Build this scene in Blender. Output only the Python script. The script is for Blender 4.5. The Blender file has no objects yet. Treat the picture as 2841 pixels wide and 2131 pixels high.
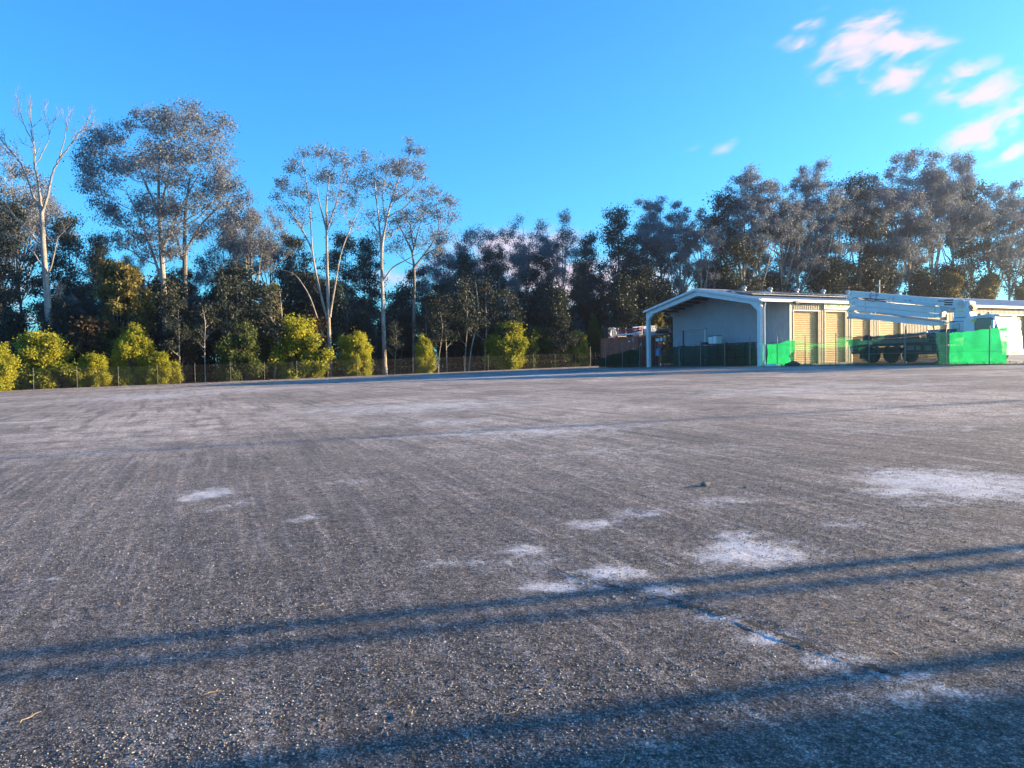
import bpy, bmesh, math, random
import numpy as np
from mathutils import Matrix, Vector
R = math.radians
scene = bpy.context.scene
COL = scene.collection

# ------------------------------------------------------------------ camera
SRC_W, SRC_H, F_PX = 2841.0, 2131.0, 2050.0
EYE = Vector((0.0, 0.0, 1.5))
PITCH, ROLL = R(1.83), R(1.0)
cam_data = bpy.data.cameras.new("camera")
cam = bpy.data.objects.new("camera", cam_data)
COL.objects.link(cam)
cam_data.sensor_width = 36.0
cam_data.lens = 36.0 * F_PX / SRC_W
cam_data.clip_start = 0.1
cam_data.clip_end = 12000.0
CAM_ROT = Matrix.Rotation(R(90) - PITCH, 4, 'X') @ Matrix.Rotation(-ROLL, 4, 'Z')
cam.matrix_world = Matrix.Translation(EYE) @ CAM_ROT
scene.camera = cam
C3 = CAM_ROT.to_3x3()

def ray(px, py):
    return C3 @ Vector(((px - SRC_W / 2) / F_PX, -(py - SRC_H / 2) / F_PX, -1.0))

# ------------------------------------------------------------------ sky and sun
SUN_AZ, SUN_EL = R(12.0), R(10.0)          # azimuth: from +X towards +Y
world = bpy.data.worlds.new("World")
scene.world = world
world.use_nodes = True
wt = world.node_tree
wt.nodes.clear()
def wn(t, **kw):
    n = wt.nodes.new(t)
    for k, v in kw.items():
        setattr(n, k, v)
    return n
def wmath(op, a, b=None, c=None, clamp=False):
    n = wn('ShaderNodeMath', operation=op, use_clamp=clamp)
    for i, v in enumerate((a, b, c)):
        if v is None:
            continue
        if isinstance(v, (int, float)):
            n.inputs[i].default_value = v
        else:
            wt.links.new(v, n.inputs[i])
    return n.outputs[0]
sky = wn('ShaderNodeTexSky', sky_type='NISHITA', sun_disc=False)
sky.sun_elevation = SUN_EL
sky.sun_rotation = R(90) - SUN_AZ
sky.altitude = 50
sky.air_density = 1.0
sky.dust_density = 0.8
sky.ozone_density = 2.0
SKY_GAMMA, SKY_TINT = 1.0, (0.26, 0.86, 1.38, 1)
gam = wn('ShaderNodeGamma'); gam.inputs[1].default_value = SKY_GAMMA
wt.links.new(sky.outputs[0], gam.inputs[0])
tint = wn('ShaderNodeMix', data_type='RGBA', blend_type='MULTIPLY')
tint.inputs[0].default_value = 1.0
wt.links.new(gam.outputs[0], tint.inputs[6])
tint.inputs[7].default_value = SKY_TINT
tc = wn('ShaderNodeTexCoord')
sep = wn('ShaderNodeSeparateXYZ'); wt.links.new(tc.outputs['Generated'], sep.inputs[0])
yc = wmath('MAXIMUM', sep.outputs[1], 0.08)
uu = wmath('DIVIDE', sep.outputs[0], yc)
vv = wmath('DIVIDE', sep.outputs[2], yc)
uv = wn('ShaderNodeCombineXYZ'); wt.links.new(uu, uv.inputs[0]); wt.links.new(vv, uv.inputs[1])
# small drifting clouds: (px, py, half width, half height, tilt deg, strength) measured on the photograph, turned into directions
CLOUDS = [(2390, 96, 85, 28, 24, 1.0), (2500, 128, 105, 30, 8, 1.0), (2375, 178, 85, 42, 10, .95), (2490, 210, 65, 28, 28, .9), (2245, 70, 36, 12, 15, .6),
          (2275, 25, 30, 8, 20, .42), (2218, 124, 48, 22, 10, .5), (2090, 108, 45, 18, 5, .22), (2670, 210, 75, 24, 22, .9), (2640, 262, 60, 26, 30, .45),
          (2765, 270, 80, 42, 10, 1.0), (2835, 300, 50, 26, 12, .75), (2700, 374, 72, 26, 22, .95), (2745, 400, 40, 18, 25, .8), (2820, 345, 40, 18, 20, .8),
          (2800, 425, 65, 14, 18, .75), (2530, 330, 28, 12, 8, .55), (1920, 412, 32, 8, 8, .35), (2010, 408, 38, 12, 15, .45), (2030, 390, 22, 6, 15, .35),
          (2420, 30, 22, 8, 12, .3), (2900, 380, 40, 18, 10, .6), (2960, 480, 60, 24, 15, .6), (2960, 250, 50, 30, 10, .6),
          (1430, 720, 150, 48, 3, 1.4), (1600, 790, 210, 50, -2, 1.3), (1850, 860, 260, 40, 0, .6), (1100, 760, 90, 40, 0, .5),
          (45, 840, 90, 90, 0, .75), (360, 790, 60, 40, 0, .45), (700, 800, 60, 50, 0, .45), (1300, 680, 40, 20, 0, .4)]
acc = None
for (px, py, hw, hh, tl, st) in CLOUDS:
    d = ray(px, py)
    cu, cv = d.x / d.y, d.z / d.y
    mp = wn('ShaderNodeMapping', vector_type='TEXTURE')
    wt.links.new(uv.outputs[0], mp.inputs[0])
    mp.inputs['Location'].default_value = (cu, cv, 0)
    mp.inputs['Rotation'].default_value = (0, 0, R(tl) + ROLL)
    mp.inputs['Scale'].default_value = (hw / F_PX * 2.0, hh / F_PX * 2.4, 1)
    ln = wn('ShaderNodeVectorMath', operation='LENGTH'); wt.links.new(mp.outputs[0], ln.inputs[0])
    m = wmath('SUBTRACT', 1.0, ln.outputs['Value'], clamp=True)
    m = wmath('MULTIPLY', m, st)
    acc = m if acc is None else wmath('MAXIMUM', acc, m)
nmap = wn('ShaderNodeMapping', vector_type='TEXTURE'); wt.links.new(uv.outputs[0], nmap.inputs[0])
nmap.inputs['Rotation'].default_value = (0, 0, R(22)); nmap.inputs['Scale'].default_value = (1 / 15, 1 / 38, 1)
nz = wn('ShaderNodeTexNoise'); wt.links.new(nmap.outputs[0], nz.inputs['Vector'])
nz.inputs['Scale'].default_value = 1.0; nz.inputs['Detail'].default_value = 7.0; nz.inputs['Roughness'].default_value = 0.55; nz.inputs['Distortion'].default_value = 0.5
nn = wmath('MULTIPLY_ADD', nz.outputs['Fac'], 2.6, -1.3)
dens = wmath('ADD', wmath('MULTIPLY', acc, 0.92), wmath('MULTIPLY', nn, wmath('MINIMUM', wmath('MULTIPLY', acc, 2.2), 1.0)))
ramp = wn('ShaderNodeMapRange', interpolation_type='SMOOTHSTEP'); wt.links.new(dens, ramp.inputs[0])
ramp.inputs[1].default_value = 0.10; ramp.inputs[2].default_value = 0.98; ramp.inputs[4].default_value = 0.97
cmix = wn('ShaderNodeMix', data_type='RGBA')
wt.links.new(ramp.outputs[0], cmix.inputs[0])
wt.links.new(tint.outputs[2], cmix.inputs[6])
CLOUD_COL = (3.1, 2.6, 3.0, 1)
cmix.inputs[7].default_value = CLOUD_COL
bg = wn('ShaderNodeBackground'); bg.inputs[1].default_value = 0.078
wt.links.new(cmix.outputs[2], bg.inputs[0])
wo = wn('ShaderNodeOutputWorld'); wt.links.new(bg.outputs[0], wo.inputs[0])

sun_data = bpy.data.lights.new("sun", 'SUN')
sun_data.energy = 5.0
sun_data.angle = R(0.5)
sun_data.color = (1.0, 0.72, 0.40)
sun = bpy.data.objects.new("sun", sun_data)
COL.objects.link(sun)
SUN_DIR = Vector((math.cos(SUN_AZ) * math.cos(SUN_EL), math.sin(SUN_AZ) * math.cos(SUN_EL), math.sin(SUN_EL)))
sun.rotation_euler = SUN_DIR.to_track_quat('Z', 'Y').to_euler()
sun.location = (60, 16, 30)

vs = scene.view_settings
vs.view_transform = 'Standard'
vs.look = 'None'
vs.exposure = 2.1
vs.gamma = 1.0
vs.use_curve_mapping = False
scene.render.engine = 'CYCLES'
scene.cycles.max_bounces = 6
scene.cycles.diffuse_bounces = 2
scene.cycles.glossy_bounces = 2
scene.cycles.transmission_bounces = 4
scene.cycles.transparent_max_bounces = 12
scene.cycles.use_denoising = True
scene.cycles.sample_clamp_indirect = 4.0

# ------------------------------------------------------------------ ground height and pixel helpers
def G(x, y):
    xs = 80 * np.tanh(np.asarray(x, float) / 80)
    y = np.asarray(y, float)
    yp = np.clip(y, 0, None)
    return 0.017 * xs + 0.5 * (1 - np.exp(-yp / 25)) + 0.02 * 15 * np.tanh(np.clip(y, None, 0) / 15)
def gz(x, y):
    return float(G(x, y))
def at(px, py, Y):
    d = ray(px, py)
    return EYE + d * (Y / d.y)
def on_ground(px, py):
    d = ray(px, py)
    t = 1.0
    for _ in range(60):
        p = EYE + d * t
        h = p.z - gz(p.x, p.y)
        s = d.z - (gz(p.x + d.x * .01, p.y + d.y * .01) - gz(p.x, p.y)) / .01
        t = max(0.3, t - h / s)
    p = EYE + d * t
    return Vector((p.x, p.y, gz(p.x, p.y)))
def base_at(px, Y):
    x = 0.0
    for _ in range(5):      # the roll makes X depend a little on the height
        z = gz(x, Y)
        lo, hi = at(px, 900, Y), at(px, 1100, Y)
        f = (z - lo.z) / (hi.z - lo.z)
        x = lo.x + (hi.x - lo.x) * f
    return Vector((x, Y, gz(x, Y)))

# ------------------------------------------------------------------ materials
def mat(name, col=(.5, .5, .5), rough=.6, metal=0.0, var=0.0, vscale=3.0, bump=0.0, bscale=40.0, spec=.5, dirt=None, dscale=1.2, damt=.5):
    m = bpy.data.materials.new(name)
    m.use_nodes = True
    t = m.node_tree
    b = t.nodes['Principled BSDF']
    b.inputs['Roughness'].default_value = rough
    b.inputs['Metallic'].default_value = metal
    b.inputs['Specular IOR Level'].default_value = spec
    co = t.nodes.new('ShaderNodeTexCoord').outputs['Object']
    n = t.nodes.new('ShaderNodeTexNoise'); n.inputs['Scale'].default_value = vscale; n.inputs['Detail'].default_value = 6
    n.inputs['Roughness'].default_value = .65
    t.links.new(co, n.inputs['Vector'])
    mr = t.nodes.new('ShaderNodeMapRange')
    mr.inputs[1].default_value = .3; mr.inputs[2].default_value = .7
    mr.inputs[3].default_value = 1 - max(var, .06); mr.inputs[4].default_value = 1 + max(var, .06) * .6
    t.links.new(n.outputs['Fac'], mr.inputs[0])
    mx = t.nodes.new('ShaderNodeMix'); mx.data_type = 'RGBA'; mx.blend_type = 'MULTIPLY'; mx.inputs[0].default_value = 1
    mx.inputs[6].default_value = (*col, 1)
    t.links.new(mr.outputs[0], mx.inputs[7])
    out = mx.outputs[2]
    if dirt:
        d = t.nodes.new('ShaderNodeTexNoise'); d.inputs['Scale'].default_value = dscale; d.inputs['Detail'].default_value = 8; d.inputs['Roughness'].default_value = .7
        t.links.new(co, d.inputs['Vector'])
        dr = t.nodes.new('ShaderNodeMapRange'); dr.inputs[1].default_value = .48; dr.inputs[2].default_value = .72; dr.inputs[4].default_value = damt
        t.links.new(d.outputs['Fac'], dr.inputs[0])
        m2 = t.nodes.new('ShaderNodeMix'); m2.data_type = 'RGBA'
        t.links.new(dr.outputs[0], m2.inputs[0]); t.links.new(out, m2.inputs[6]); m2.inputs[7].default_value = (*dirt, 1)
        out = m2.outputs[2]
    t.links.new(out, b.inputs['Base Color'])
    if bump:
        bn = t.nodes.new('ShaderNodeTexNoise'); bn.inputs['Scale'].default_value = bscale; bn.inputs['Detail'].default_value = 4
        t.links.new(co, bn.inputs['Vector'])
        bp = t.nodes.new('ShaderNodeBump'); bp.inputs['Strength'].default_value = bump; bp.inputs['Distance'].default_value = .02
        t.links.new(bn.outputs['Fac'], bp.inputs['Height']); t.links.new(bp.outputs[0], b.inputs['Normal'])
    return m

def leaf_mat(name, c1, c2, trans=.3, scale=.25, rough=.55):
    m = bpy.data.materials.new(name)
    m.use_nodes = True
    t = m.node_tree
    t.nodes.clear()
    g = t.nodes.new('ShaderNodeNewGeometry')
    n = t.nodes.new('ShaderNodeTexNoise'); n.inputs['Scale'].default_value = scale; n.inputs['Detail'].default_value = 3
    t.links.new(g.outputs['Position'], n.inputs['Vector'])
    a = t.nodes.new('ShaderNodeMath'); a.operation = 'MULTIPLY_ADD'
    t.links.new(g.outputs['Random Per Island'], a.inputs[0]); a.inputs[1].default_value = .55
    s = t.nodes.new('ShaderNodeMapRange'); s.inputs[1].default_value = .35; s.inputs[2].default_value = .65; s.inputs[3].default_value = -.1; s.inputs[4].default_value = .5
    t.links.new(n.outputs['Fac'], s.inputs[0]); t.links.new(s.outputs[0], a.inputs[2])
    mx = t.nodes.new('ShaderNodeMix'); mx.data_type = 'RGBA'; mx.clamp_factor = True
    t.links.new(a.outputs[0], mx.inputs[0]); mx.inputs[6].default_value = (*c1, 1); mx.inputs[7].default_value = (*c2, 1)
    p = t.nodes.new('ShaderNodeBsdfPrincipled'); p.inputs['Roughness'].default_value = rough; p.inputs['Specular IOR Level'].default_value = .15
    t.links.new(mx.outputs[2], p.inputs['Base Color'])
    tr = t.nodes.new('ShaderNodeBsdfTranslucent'); t.links.new(mx.outputs[2], tr.inputs['Color'])
    ms = t.nodes.new('ShaderNodeMixShader'); ms.inputs[0].default_value = trans
    t.links.new(p.outputs[0], ms.inputs[1]); t.links.new(tr.outputs[0], ms.inputs[2])
    o = t.nodes.new('ShaderNodeOutputMaterial'); t.links.new(ms.outputs[0], o.inputs[0])
    return m

def bark_mat(name, pale, dark, scale=2.0):
    m = bpy.data.materials.new(name)
    m.use_nodes = True
    t = m.node_tree
    b = t.nodes['Principled BSDF']; b.inputs['Roughness'].default_value = .8
    co = t.nodes.new('ShaderNodeTexCoord').outputs['Object']
    mp = t.nodes.new('ShaderNodeMapping'); mp.inputs['Scale'].default_value = (scale * 2.5, scale * 2.5, scale * .5); t.links.new(co, mp.inputs[0])
    n = t.nodes.new('ShaderNodeTexNoise'); n.inputs['Detail'].default_value = 6; n.inputs['Roughness'].default_value = .7; n.inputs['Scale'].default_value = 1
    t.links.new(mp.outputs[0], n.inputs['Vector'])
    r = t.nodes.new('ShaderNodeValToRGB'); r.color_ramp.elements[0].position = .38; r.color_ramp.elements[1].position = .58
    r.color_ramp.elements[0].color = (*dark, 1); r.color_ramp.elements[1].color = (*pale, 1)
    t.links.new(n.outputs['Fac'], r.inputs[0]); t.links.new(r.outputs[0], b.inputs['Base Color'])
    bp = t.nodes.new('ShaderNodeBump'); bp.inputs['Strength'].default_value = .5; bp.inputs['Distance'].default_value = .05
    t.links.new(n.outputs['Fac'], bp.inputs['Height']); t.links.new(bp.outputs[0], b.inputs['Normal'])
    return m

# ------------------------------------------------------------------ mesh helpers
def link(o, parent=None):
    COL.objects.link(o)
    if parent is not None:
        o.parent = parent
    return o
def tag(o, label=None, cat=None, group=None, kind=None):
    if label: o['label'] = label
    if cat: o['category'] = cat
    if group: o['group'] = group
    if kind: o['kind'] = kind
    return o
def empty(name, loc=(0, 0, 0), matrix=None, label=None, cat=None, group=None):
    o = bpy.data.objects.new(name, None)
    COL.objects.link(o)
    if matrix is not None: o.matrix_world = matrix
    else: o.location = loc
    o.empty_display_size = .3
    return tag(o, label, cat, group)
def copy_tree(o, parent=None):
    c = o.copy(); COL.objects.link(c); c.parent = parent
    for ch in o.children: copy_tree(ch, c)
    return c
def np_mesh(name, V, Fq, smooth=False):
    """V (n,3) float, Fq (m,k) int: every face has k corners"""
    V = np.asarray(V, np.float32); Fq = np.asarray(Fq, np.int32)
    me = bpy.data.meshes.new(name)
    k = Fq.shape[1]
    me.vertices.add(len(V)); me.vertices.foreach_set('co', V.ravel())
    me.loops.add(Fq.size); me.loops.foreach_set('vertex_index', Fq.ravel())
    me.polygons.add(len(Fq))
    me.polygons.foreach_set('loop_start', np.arange(0, Fq.size, k, dtype=np.int32))
    me.polygons.foreach_set('loop_total', np.full(len(Fq), k, np.int32))
    if smooth: me.polygons.foreach_set('use_smooth', np.ones(len(Fq), bool))
    me.update(calc_edges=True)
    return me

class MB:
    """collects shapes, then links them as ONE mesh object"""
    def __init__(s): s.v, s.f, s.m = [], [], []; s.cur = 0
    def add(s, V, Fs):
        o = len(s.v); s.v += [tuple(p) for p in V]
        for f in Fs: s.f.append(tuple(i + o for i in f)); s.m.append(s.cur)
        return s
    def box(s, lo, hi, M=None):
        (a, b, c), (d, e, f) = lo, hi
        V = [Vector(p) for p in ((a, b, c), (d, b, c), (d, e, c), (a, e, c), (a, b, f), (d, b, f), (d, e, f), (a, e, f))]
        if M is not None: V = [M @ p for p in V]
        return s.add(V, [(0, 3, 2, 1), (4, 5, 6, 7), (0, 1, 5, 4), (1, 2, 6, 5), (2, 3, 7, 6), (3, 0, 4, 7)])
    def cbox(s, lo, hi, ch=.02):
        """box with chamfered edges"""
        bm = bmesh.new()
        bmesh.ops.create_cube(bm, size=1)
        for v in bm.verts: v.co = Vector((lo[i] + (v.co[i] + .5) * (hi[i] - lo[i]) for i in range(3)))
        bmesh.ops.bevel(bm, geom=bm.edges[:], offset=ch, segments=2, affect='EDGES', profile=.5)
        return s.bm(bm)
    def bm(s, b):
        b.verts.index_update()
        s.add([v.co.copy() for v in b.verts], [[v.index for v in f.verts] for f in b.faces]); b.free()
        return s
    def cyl(s, p0, p1, r0, r1=None, n=10, caps=True):
        r1 = r0 if r1 is None else r1
        p0, p1 = Vector(p0), Vector(p1)
        d = (p1 - p0).normalized()
        a = d.orthogonal().normalized(); b = d.cross(a)
        V = []
        for p, r in ((p0, r0), (p1, r1)):
            for i in range(n):
                t = 2 * math.pi * i / n
                V.append(p + (a * math.cos(t) + b * math.sin(t)) * r)
        Fs = [(i, (i + 1) % n, n + (i + 1) % n, n + i) for i in range(n)]
        if caps: Fs += [tuple(range(n))[::-1], tuple(range(n, 2 * n))]
        return s.add(V, Fs)
    def tube(s, pts, rad, n=6, cap=True):
        pts = [Vector(p) for p in pts]
        if isinstance(rad, (int, float)): rad = [rad] * len(pts)
        V, Fs = [], []
        a = None
        for k, p in enumerate(pts):
            d = (pts[min(k + 1, len(pts) - 1)] - pts[max(k - 1, 0)])
            d = d.normalized() if d.length > 1e-9 else Vector((0, 0, 1))
            a = d.orthogonal().normalized() if a is None else (a - d * a.dot(d))
            a = a.normalized() if a.length > 1e-6 else d.orthogonal().normalized()
            b = d.cross(a)
            for i in range(n):
                t = 2 * math.pi * i / n
                V.append(p + (a * math.cos(t) + b * math.sin(t)) * rad[k])
        for k in range(len(pts) - 1):
            for i in range(n):
                j = (i + 1) % n
                Fs.append((k * n + i, k * n + j, (k + 1) * n + j, (k + 1) * n + i))
        if cap:
            Fs.append(tuple(range(n))[::-1]); Fs.append(tuple(range((len(pts) - 1) * n, len(pts) * n)))
        return s.add(V, Fs)
    def prism(s, poly, y0, y1, axis='y'):
        """polygon in (x, z) extruded along y (or (x,y) along z, (y,z) along x)"""
        n = len(poly)
        def P(a, b, c): return {'y': (a, c, b), 'z': (a, b, c), 'x': (c, a, b)}[axis]
        V = [P(a, b, y0) for a, b in poly] + [P(a, b, y1) for a, b in poly]
        Fs = [tuple(range(n)), tuple(range(n, 2 * n))[::-1]] + [(i, n + i, n + (i + 1) % n, (i + 1) % n) for i in range(n)]
        return s.add(V, Fs)
    def lathe(s, prof, M=None, n=16):
        """profile (r, z) turned about z"""
        V, Fs = [], []
        for r, z in prof:
            for i in range(n):
                t = 2 * math.pi * i / n
                p = Vector((r * math.cos(t), r * math.sin(t), z))
                V.append(M @ p if M is not None else p)
        for k in range(len(prof) - 1):
            for i in range(n):
                j = (i + 1) % n
                Fs.append((k * n + i, k * n + j, (k + 1) * n + j, (k + 1) * n + i))
        Fs.append(tuple(range(n))[::-1]); Fs.append(tuple(range((len(prof) - 1) * n, len(prof) * n)))
        return s.add(V, Fs)
    def build(s, name, mats, parent=None, smooth=False, bevel=0.0):
        me = bpy.data.meshes.new(name)
        me.from_pydata([tuple(p) for p in s.v], [], s.f)
        if not isinstance(mats, (list, tuple)): mats = [mats]
        for m in mats: me.materials.append(m)
        if len(mats) > 1: me.polygons.foreach_set('material_index', s.m)
        bm = bmesh.new(); bm.from_mesh(me)
        bmesh.ops.recalc_face_normals(bm, faces=bm.faces)
        if smooth:
            for f in bm.faces: f.smooth = True
            for e in bm.edges:
                if len(e.link_faces) == 2 and e.calc_face_angle(0) > R(38): e.smooth = False
        bm.to_mesh(me); bm.free(); me.update()
        o = bpy.data.objects.new(name, me)
        link(o, parent)
        if bevel:
            b = o.modifiers.new('bevel', 'BEVEL'); b.width = bevel; b.segments = 2; b.limit_method = 'ANGLE'
        return o

def text_mesh(name, body, size, M, m, parent=None, extrude=.003, align='CENTER'):
    cu = bpy.data.curves.new(name, 'FONT')
    cu.body = body; cu.size = size; cu.extrude = extrude; cu.align_x = align; cu.align_y = 'CENTER'
    tmp = bpy.data.objects.new(name + '_tmp', cu); COL.objects.link(tmp)
    dg = bpy.context.evaluated_depsgraph_get(); dg.update()
    me = bpy.data.meshes.new_from_object(tmp.evaluated_get(dg))
    bpy.data.objects.remove(tmp); bpy.data.curves.remove(cu)
    me.transform(M)
    me.materials.clear(); me.materials.append(m)
    o = bpy.data.objects.new(name, me)
    return link(o, parent)
rng = np.random.default_rng(7)
random.seed(7)

# ------------------------------------------------------------------ plan of the place
F0 = np.array([-38.2, 59.0]); FD = np.array([.848, .530]); FN = np.array([-.530, .848])   # long chain-link fence: start, direction, outward normal
C0 = Vector((18.17, 54.0, 0.0))                                                            # foot of the shed's front column
SA = Vector((.8907, .4546, 0)); SW = Vector((-.4546, .8907, 0))                            # shed: along, across (away from the camera)
C0.z = gz(C0.x, C0.y) - .05
def fence_pt(t, q=0.0):
    p = F0 + FD * t - FN * q
    return float(p[0]), float(p[1])

# ------------------------------------------------------------------ ground
def stretch(lo, hi, f0, f1, fine, grow=1.16, cap=6.0):
    mid = list(np.arange(f0, f1 + 1e-6, fine))
    a, s, left = f0, fine, []
    while a > lo: s = min(s * grow, cap); a -= s; left.append(max(a, lo))
    a, s, right = f1, fine, []
    while a < hi: s = min(s * grow, cap); a += s; right.append(min(a, hi))
    return np.array(left[::-1] + mid + right)

def grid_mesh(name, X, Y, Z):
    h, w = X.shape
    idx = np.arange(h * w).reshape(h, w)
    Fq = np.stack([idx[:-1, :-1], idx[:-1, 1:], idx[1:, 1:], idx[1:, :-1]], -1).reshape(-1, 4)
    return np_mesh(name, np.stack([X, Y, Z], -1).reshape(-1, 3), Fq, smooth=True)

# wide terrain to the horizon
ax = stretch(-5000, 5000, -90, 110, 5.0, 1.25, 900)
ay = stretch(-5000, 5000, -30, 170, 5.0, 1.25, 900)
XX, YY = np.meshgrid(ax, ay)
far = np.clip((np.hypot(XX, YY) - 250) / 600, 0, 1)
ZZ = G(XX, YY) - .12 - far * 1.0
terrain_me = grid_mesh('ground', XX, YY, ZZ)
terrain = link(bpy.data.objects.new('ground', terrain_me)); tag(terrain, kind='structure')
terrain_me.materials.append(mat('leaf_litter', (.040, .034, .024), .95, var=.5, vscale=.6, bump=.6, bscale=6, dirt=(.03, .035, .018), dscale=.25, damt=.7))

# asphalt yard
tt = stretch(-75, 140, -7.0, 16.0, .075, 1.12, 2.5)
qq = stretch(.35, 110, 54.0, 69.0, .075, 1.12, 2.0)
TT, QQ = np.meshgrid(tt, qq)
YX = F0[0] + FD[0] * TT - FN[0] * QQ
YY2 = F0[1] + FD[1] * TT - FN[1] * QQ
def wob(x, y, s, seed):
    r = np.random.default_rng(seed); o = np.zeros_like(x)
    for k in range(7):
        a = r.uniform(0, 2 * math.pi); f = s * r.uniform(.6, 1.9); ph = r.uniform(0, 6.28)
        o += np.sin((x * math.cos(a) + y * math.sin(a)) * f + ph) / 7
    return o
near = np.exp(-np.hypot(YX, YY2) / 22)
Zy = G(YX, YY2) + .010 * wob(YX, YY2, 1.3, 1) * near + .006 * wob(YX, YY2, 5.5, 2) * near
# a low lip in the asphalt: the side towards the sun stands about 3 cm proud
lip_px = [(1500, 1570), (1640, 1606), (1760, 1640), (1900, 1672), (2000, 1702), (2080, 1722), (2160, 1757), (2250, 1790), (2330, 1830), (2420, 1850), (2540, 1895)]
lip = np.array([on_ground(*p)[:2] for p in lip_px])
def lip_field(x, y):
    best = np.full(x.shape, 9e9); side = np.zeros(x.shape); along = np.zeros(x.shape)
    for k in range(len(lip) - 1):
        a, b = lip[k], lip[k + 1]; d = b - a; L2 = d @ d
        u = ((x - a[0]) * d[0] + (y - a[1]) * d[1]) / L2
        uc = np.clip(u, 0, 1)
        ex, ey = x - (a[0] + d[0] * uc), y - (a[1] + d[1] * uc)
        dist = np.hypot(ex, ey)
        s = -((x - a[0]) * d[1] - (y - a[1]) * d[0])
        upd = dist < best
        best = np.where(upd, dist, best); side = np.where(upd, np.sign(s), side); along = np.where(upd, (k + uc) / (len(lip) - 1), along)
    return best, side, along
ld, ls, la = lip_field(YX, YY2)
sd = ld * ls + .03 * wob(YX, YY2, 9, 5)
endfade = np.clip(la * 6, 0, 1) * np.clip((1 - la) * 6, 0, 1)
Zy += endfade * .014 * (1 / (1 + np.exp(-np.clip(sd, -3, 3) / .022))) * np.exp(-np.clip(sd, 0, None) / .35)
# pale cement dust: (px, py, half width px, half height px, amount)
PATCH = [(560, 1372, 75, 16, .8), (640, 1400, 60, 14, .35), (848, 1434, 32, 10, .8), (1640, 1455, 75, 14, 1.0), (1760, 1425, 95, 14, .7), (2080, 1530, 145, 36, 1.1), (2030, 1490, 80, 18, .6),
         (1690, 1590, 100, 20, 1.1), (1530, 1628, 65, 15, 1.0), (1600, 1610, 150, 24, .6), (1440, 1522, 65, 20, .8), (2640, 1338, 240, 42, 1.15), (2500, 1362, 130, 16, .9), (2330, 1455, 75, 12, .55), (2600, 1395, 120, 10, .5), (1850, 1642, 70, 15, .75),
         (2130, 1770, 80, 18, 1.0), (2300, 1836, 110, 24, .9), (1980, 1712, 60, 14, .6), (2450, 1880, 120, 24, .7), (2560, 1925, 150, 26, .5), (1925, 1985, 22, 10, .7), (1945, 2015, 26, 8, .8), (1800, 2070, 40, 8, .3),
         (1150, 1130, 330, 16, .62), (1480, 1196, 320, 16, .62), (1250, 1170, 180, 9, .5), (420, 1100, 260, 9, .6), (1750, 1250, 300, 13, .28), (2500, 1190, 300, 12, .28), (2300, 1075, 500, 7, .42), (1400, 1045, 420, 5, .5), (700, 1080, 300, 5, .5),
         (1950, 1395, 55, 12, .5), (960, 1340, 60, 10, .35), (1380, 1560, 180, 22, .3), (140, 1610, 14, 8, .5), (2130, 1090, 250, 6, .45), (2050, 1390, 60, 9, .5)]
dust = np.zeros_like(YX)
for (px, py, hw, hh, am) in PATCH:
    c, n_, f_ = on_ground(px, py), on_ground(px, py + hh), on_ground(px, max(py - hh, 1032))
    rx = hw / F_PX * c.y * 1.25; ry = max(.06, (f_.y - n_.y) / 2 * 1.25)
    r = np.hypot((YX - c.x + .25 * wob(YX, YY2, 3 / max(rx, .3), 11) * rx) / rx, (YY2 - c.y) / ry)
    dust = np.maximum(dust, am * np.clip(1.25 - r, 0, 1))
dust = np.maximum(dust, endfade * .45 * np.exp(-((sd + .06) / .05) ** 2) * np.clip(.5 + wob(YX, YY2, 4, 9) * 2, 0, 1))
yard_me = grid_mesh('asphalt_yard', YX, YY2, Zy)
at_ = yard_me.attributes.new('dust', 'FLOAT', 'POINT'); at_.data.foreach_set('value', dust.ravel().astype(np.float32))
near_far_shade = np.clip((np.hypot(YX, YY2) + 3.0 * wob(YX, YY2, .5, 31) - 4.0) / 13.0, 0, 1)  # painted shading: shade between near stones darkens the colour, far ground stays pale
at2 = yard_me.attributes.new('near_far_shade', 'FLOAT', 'POINT'); at2.data.foreach_set('value', near_far_shade.ravel().astype(np.float32))
yard = link(bpy.data.objects.new('asphalt_yard', yard_me)); tag(yard, kind='structure')

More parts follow.
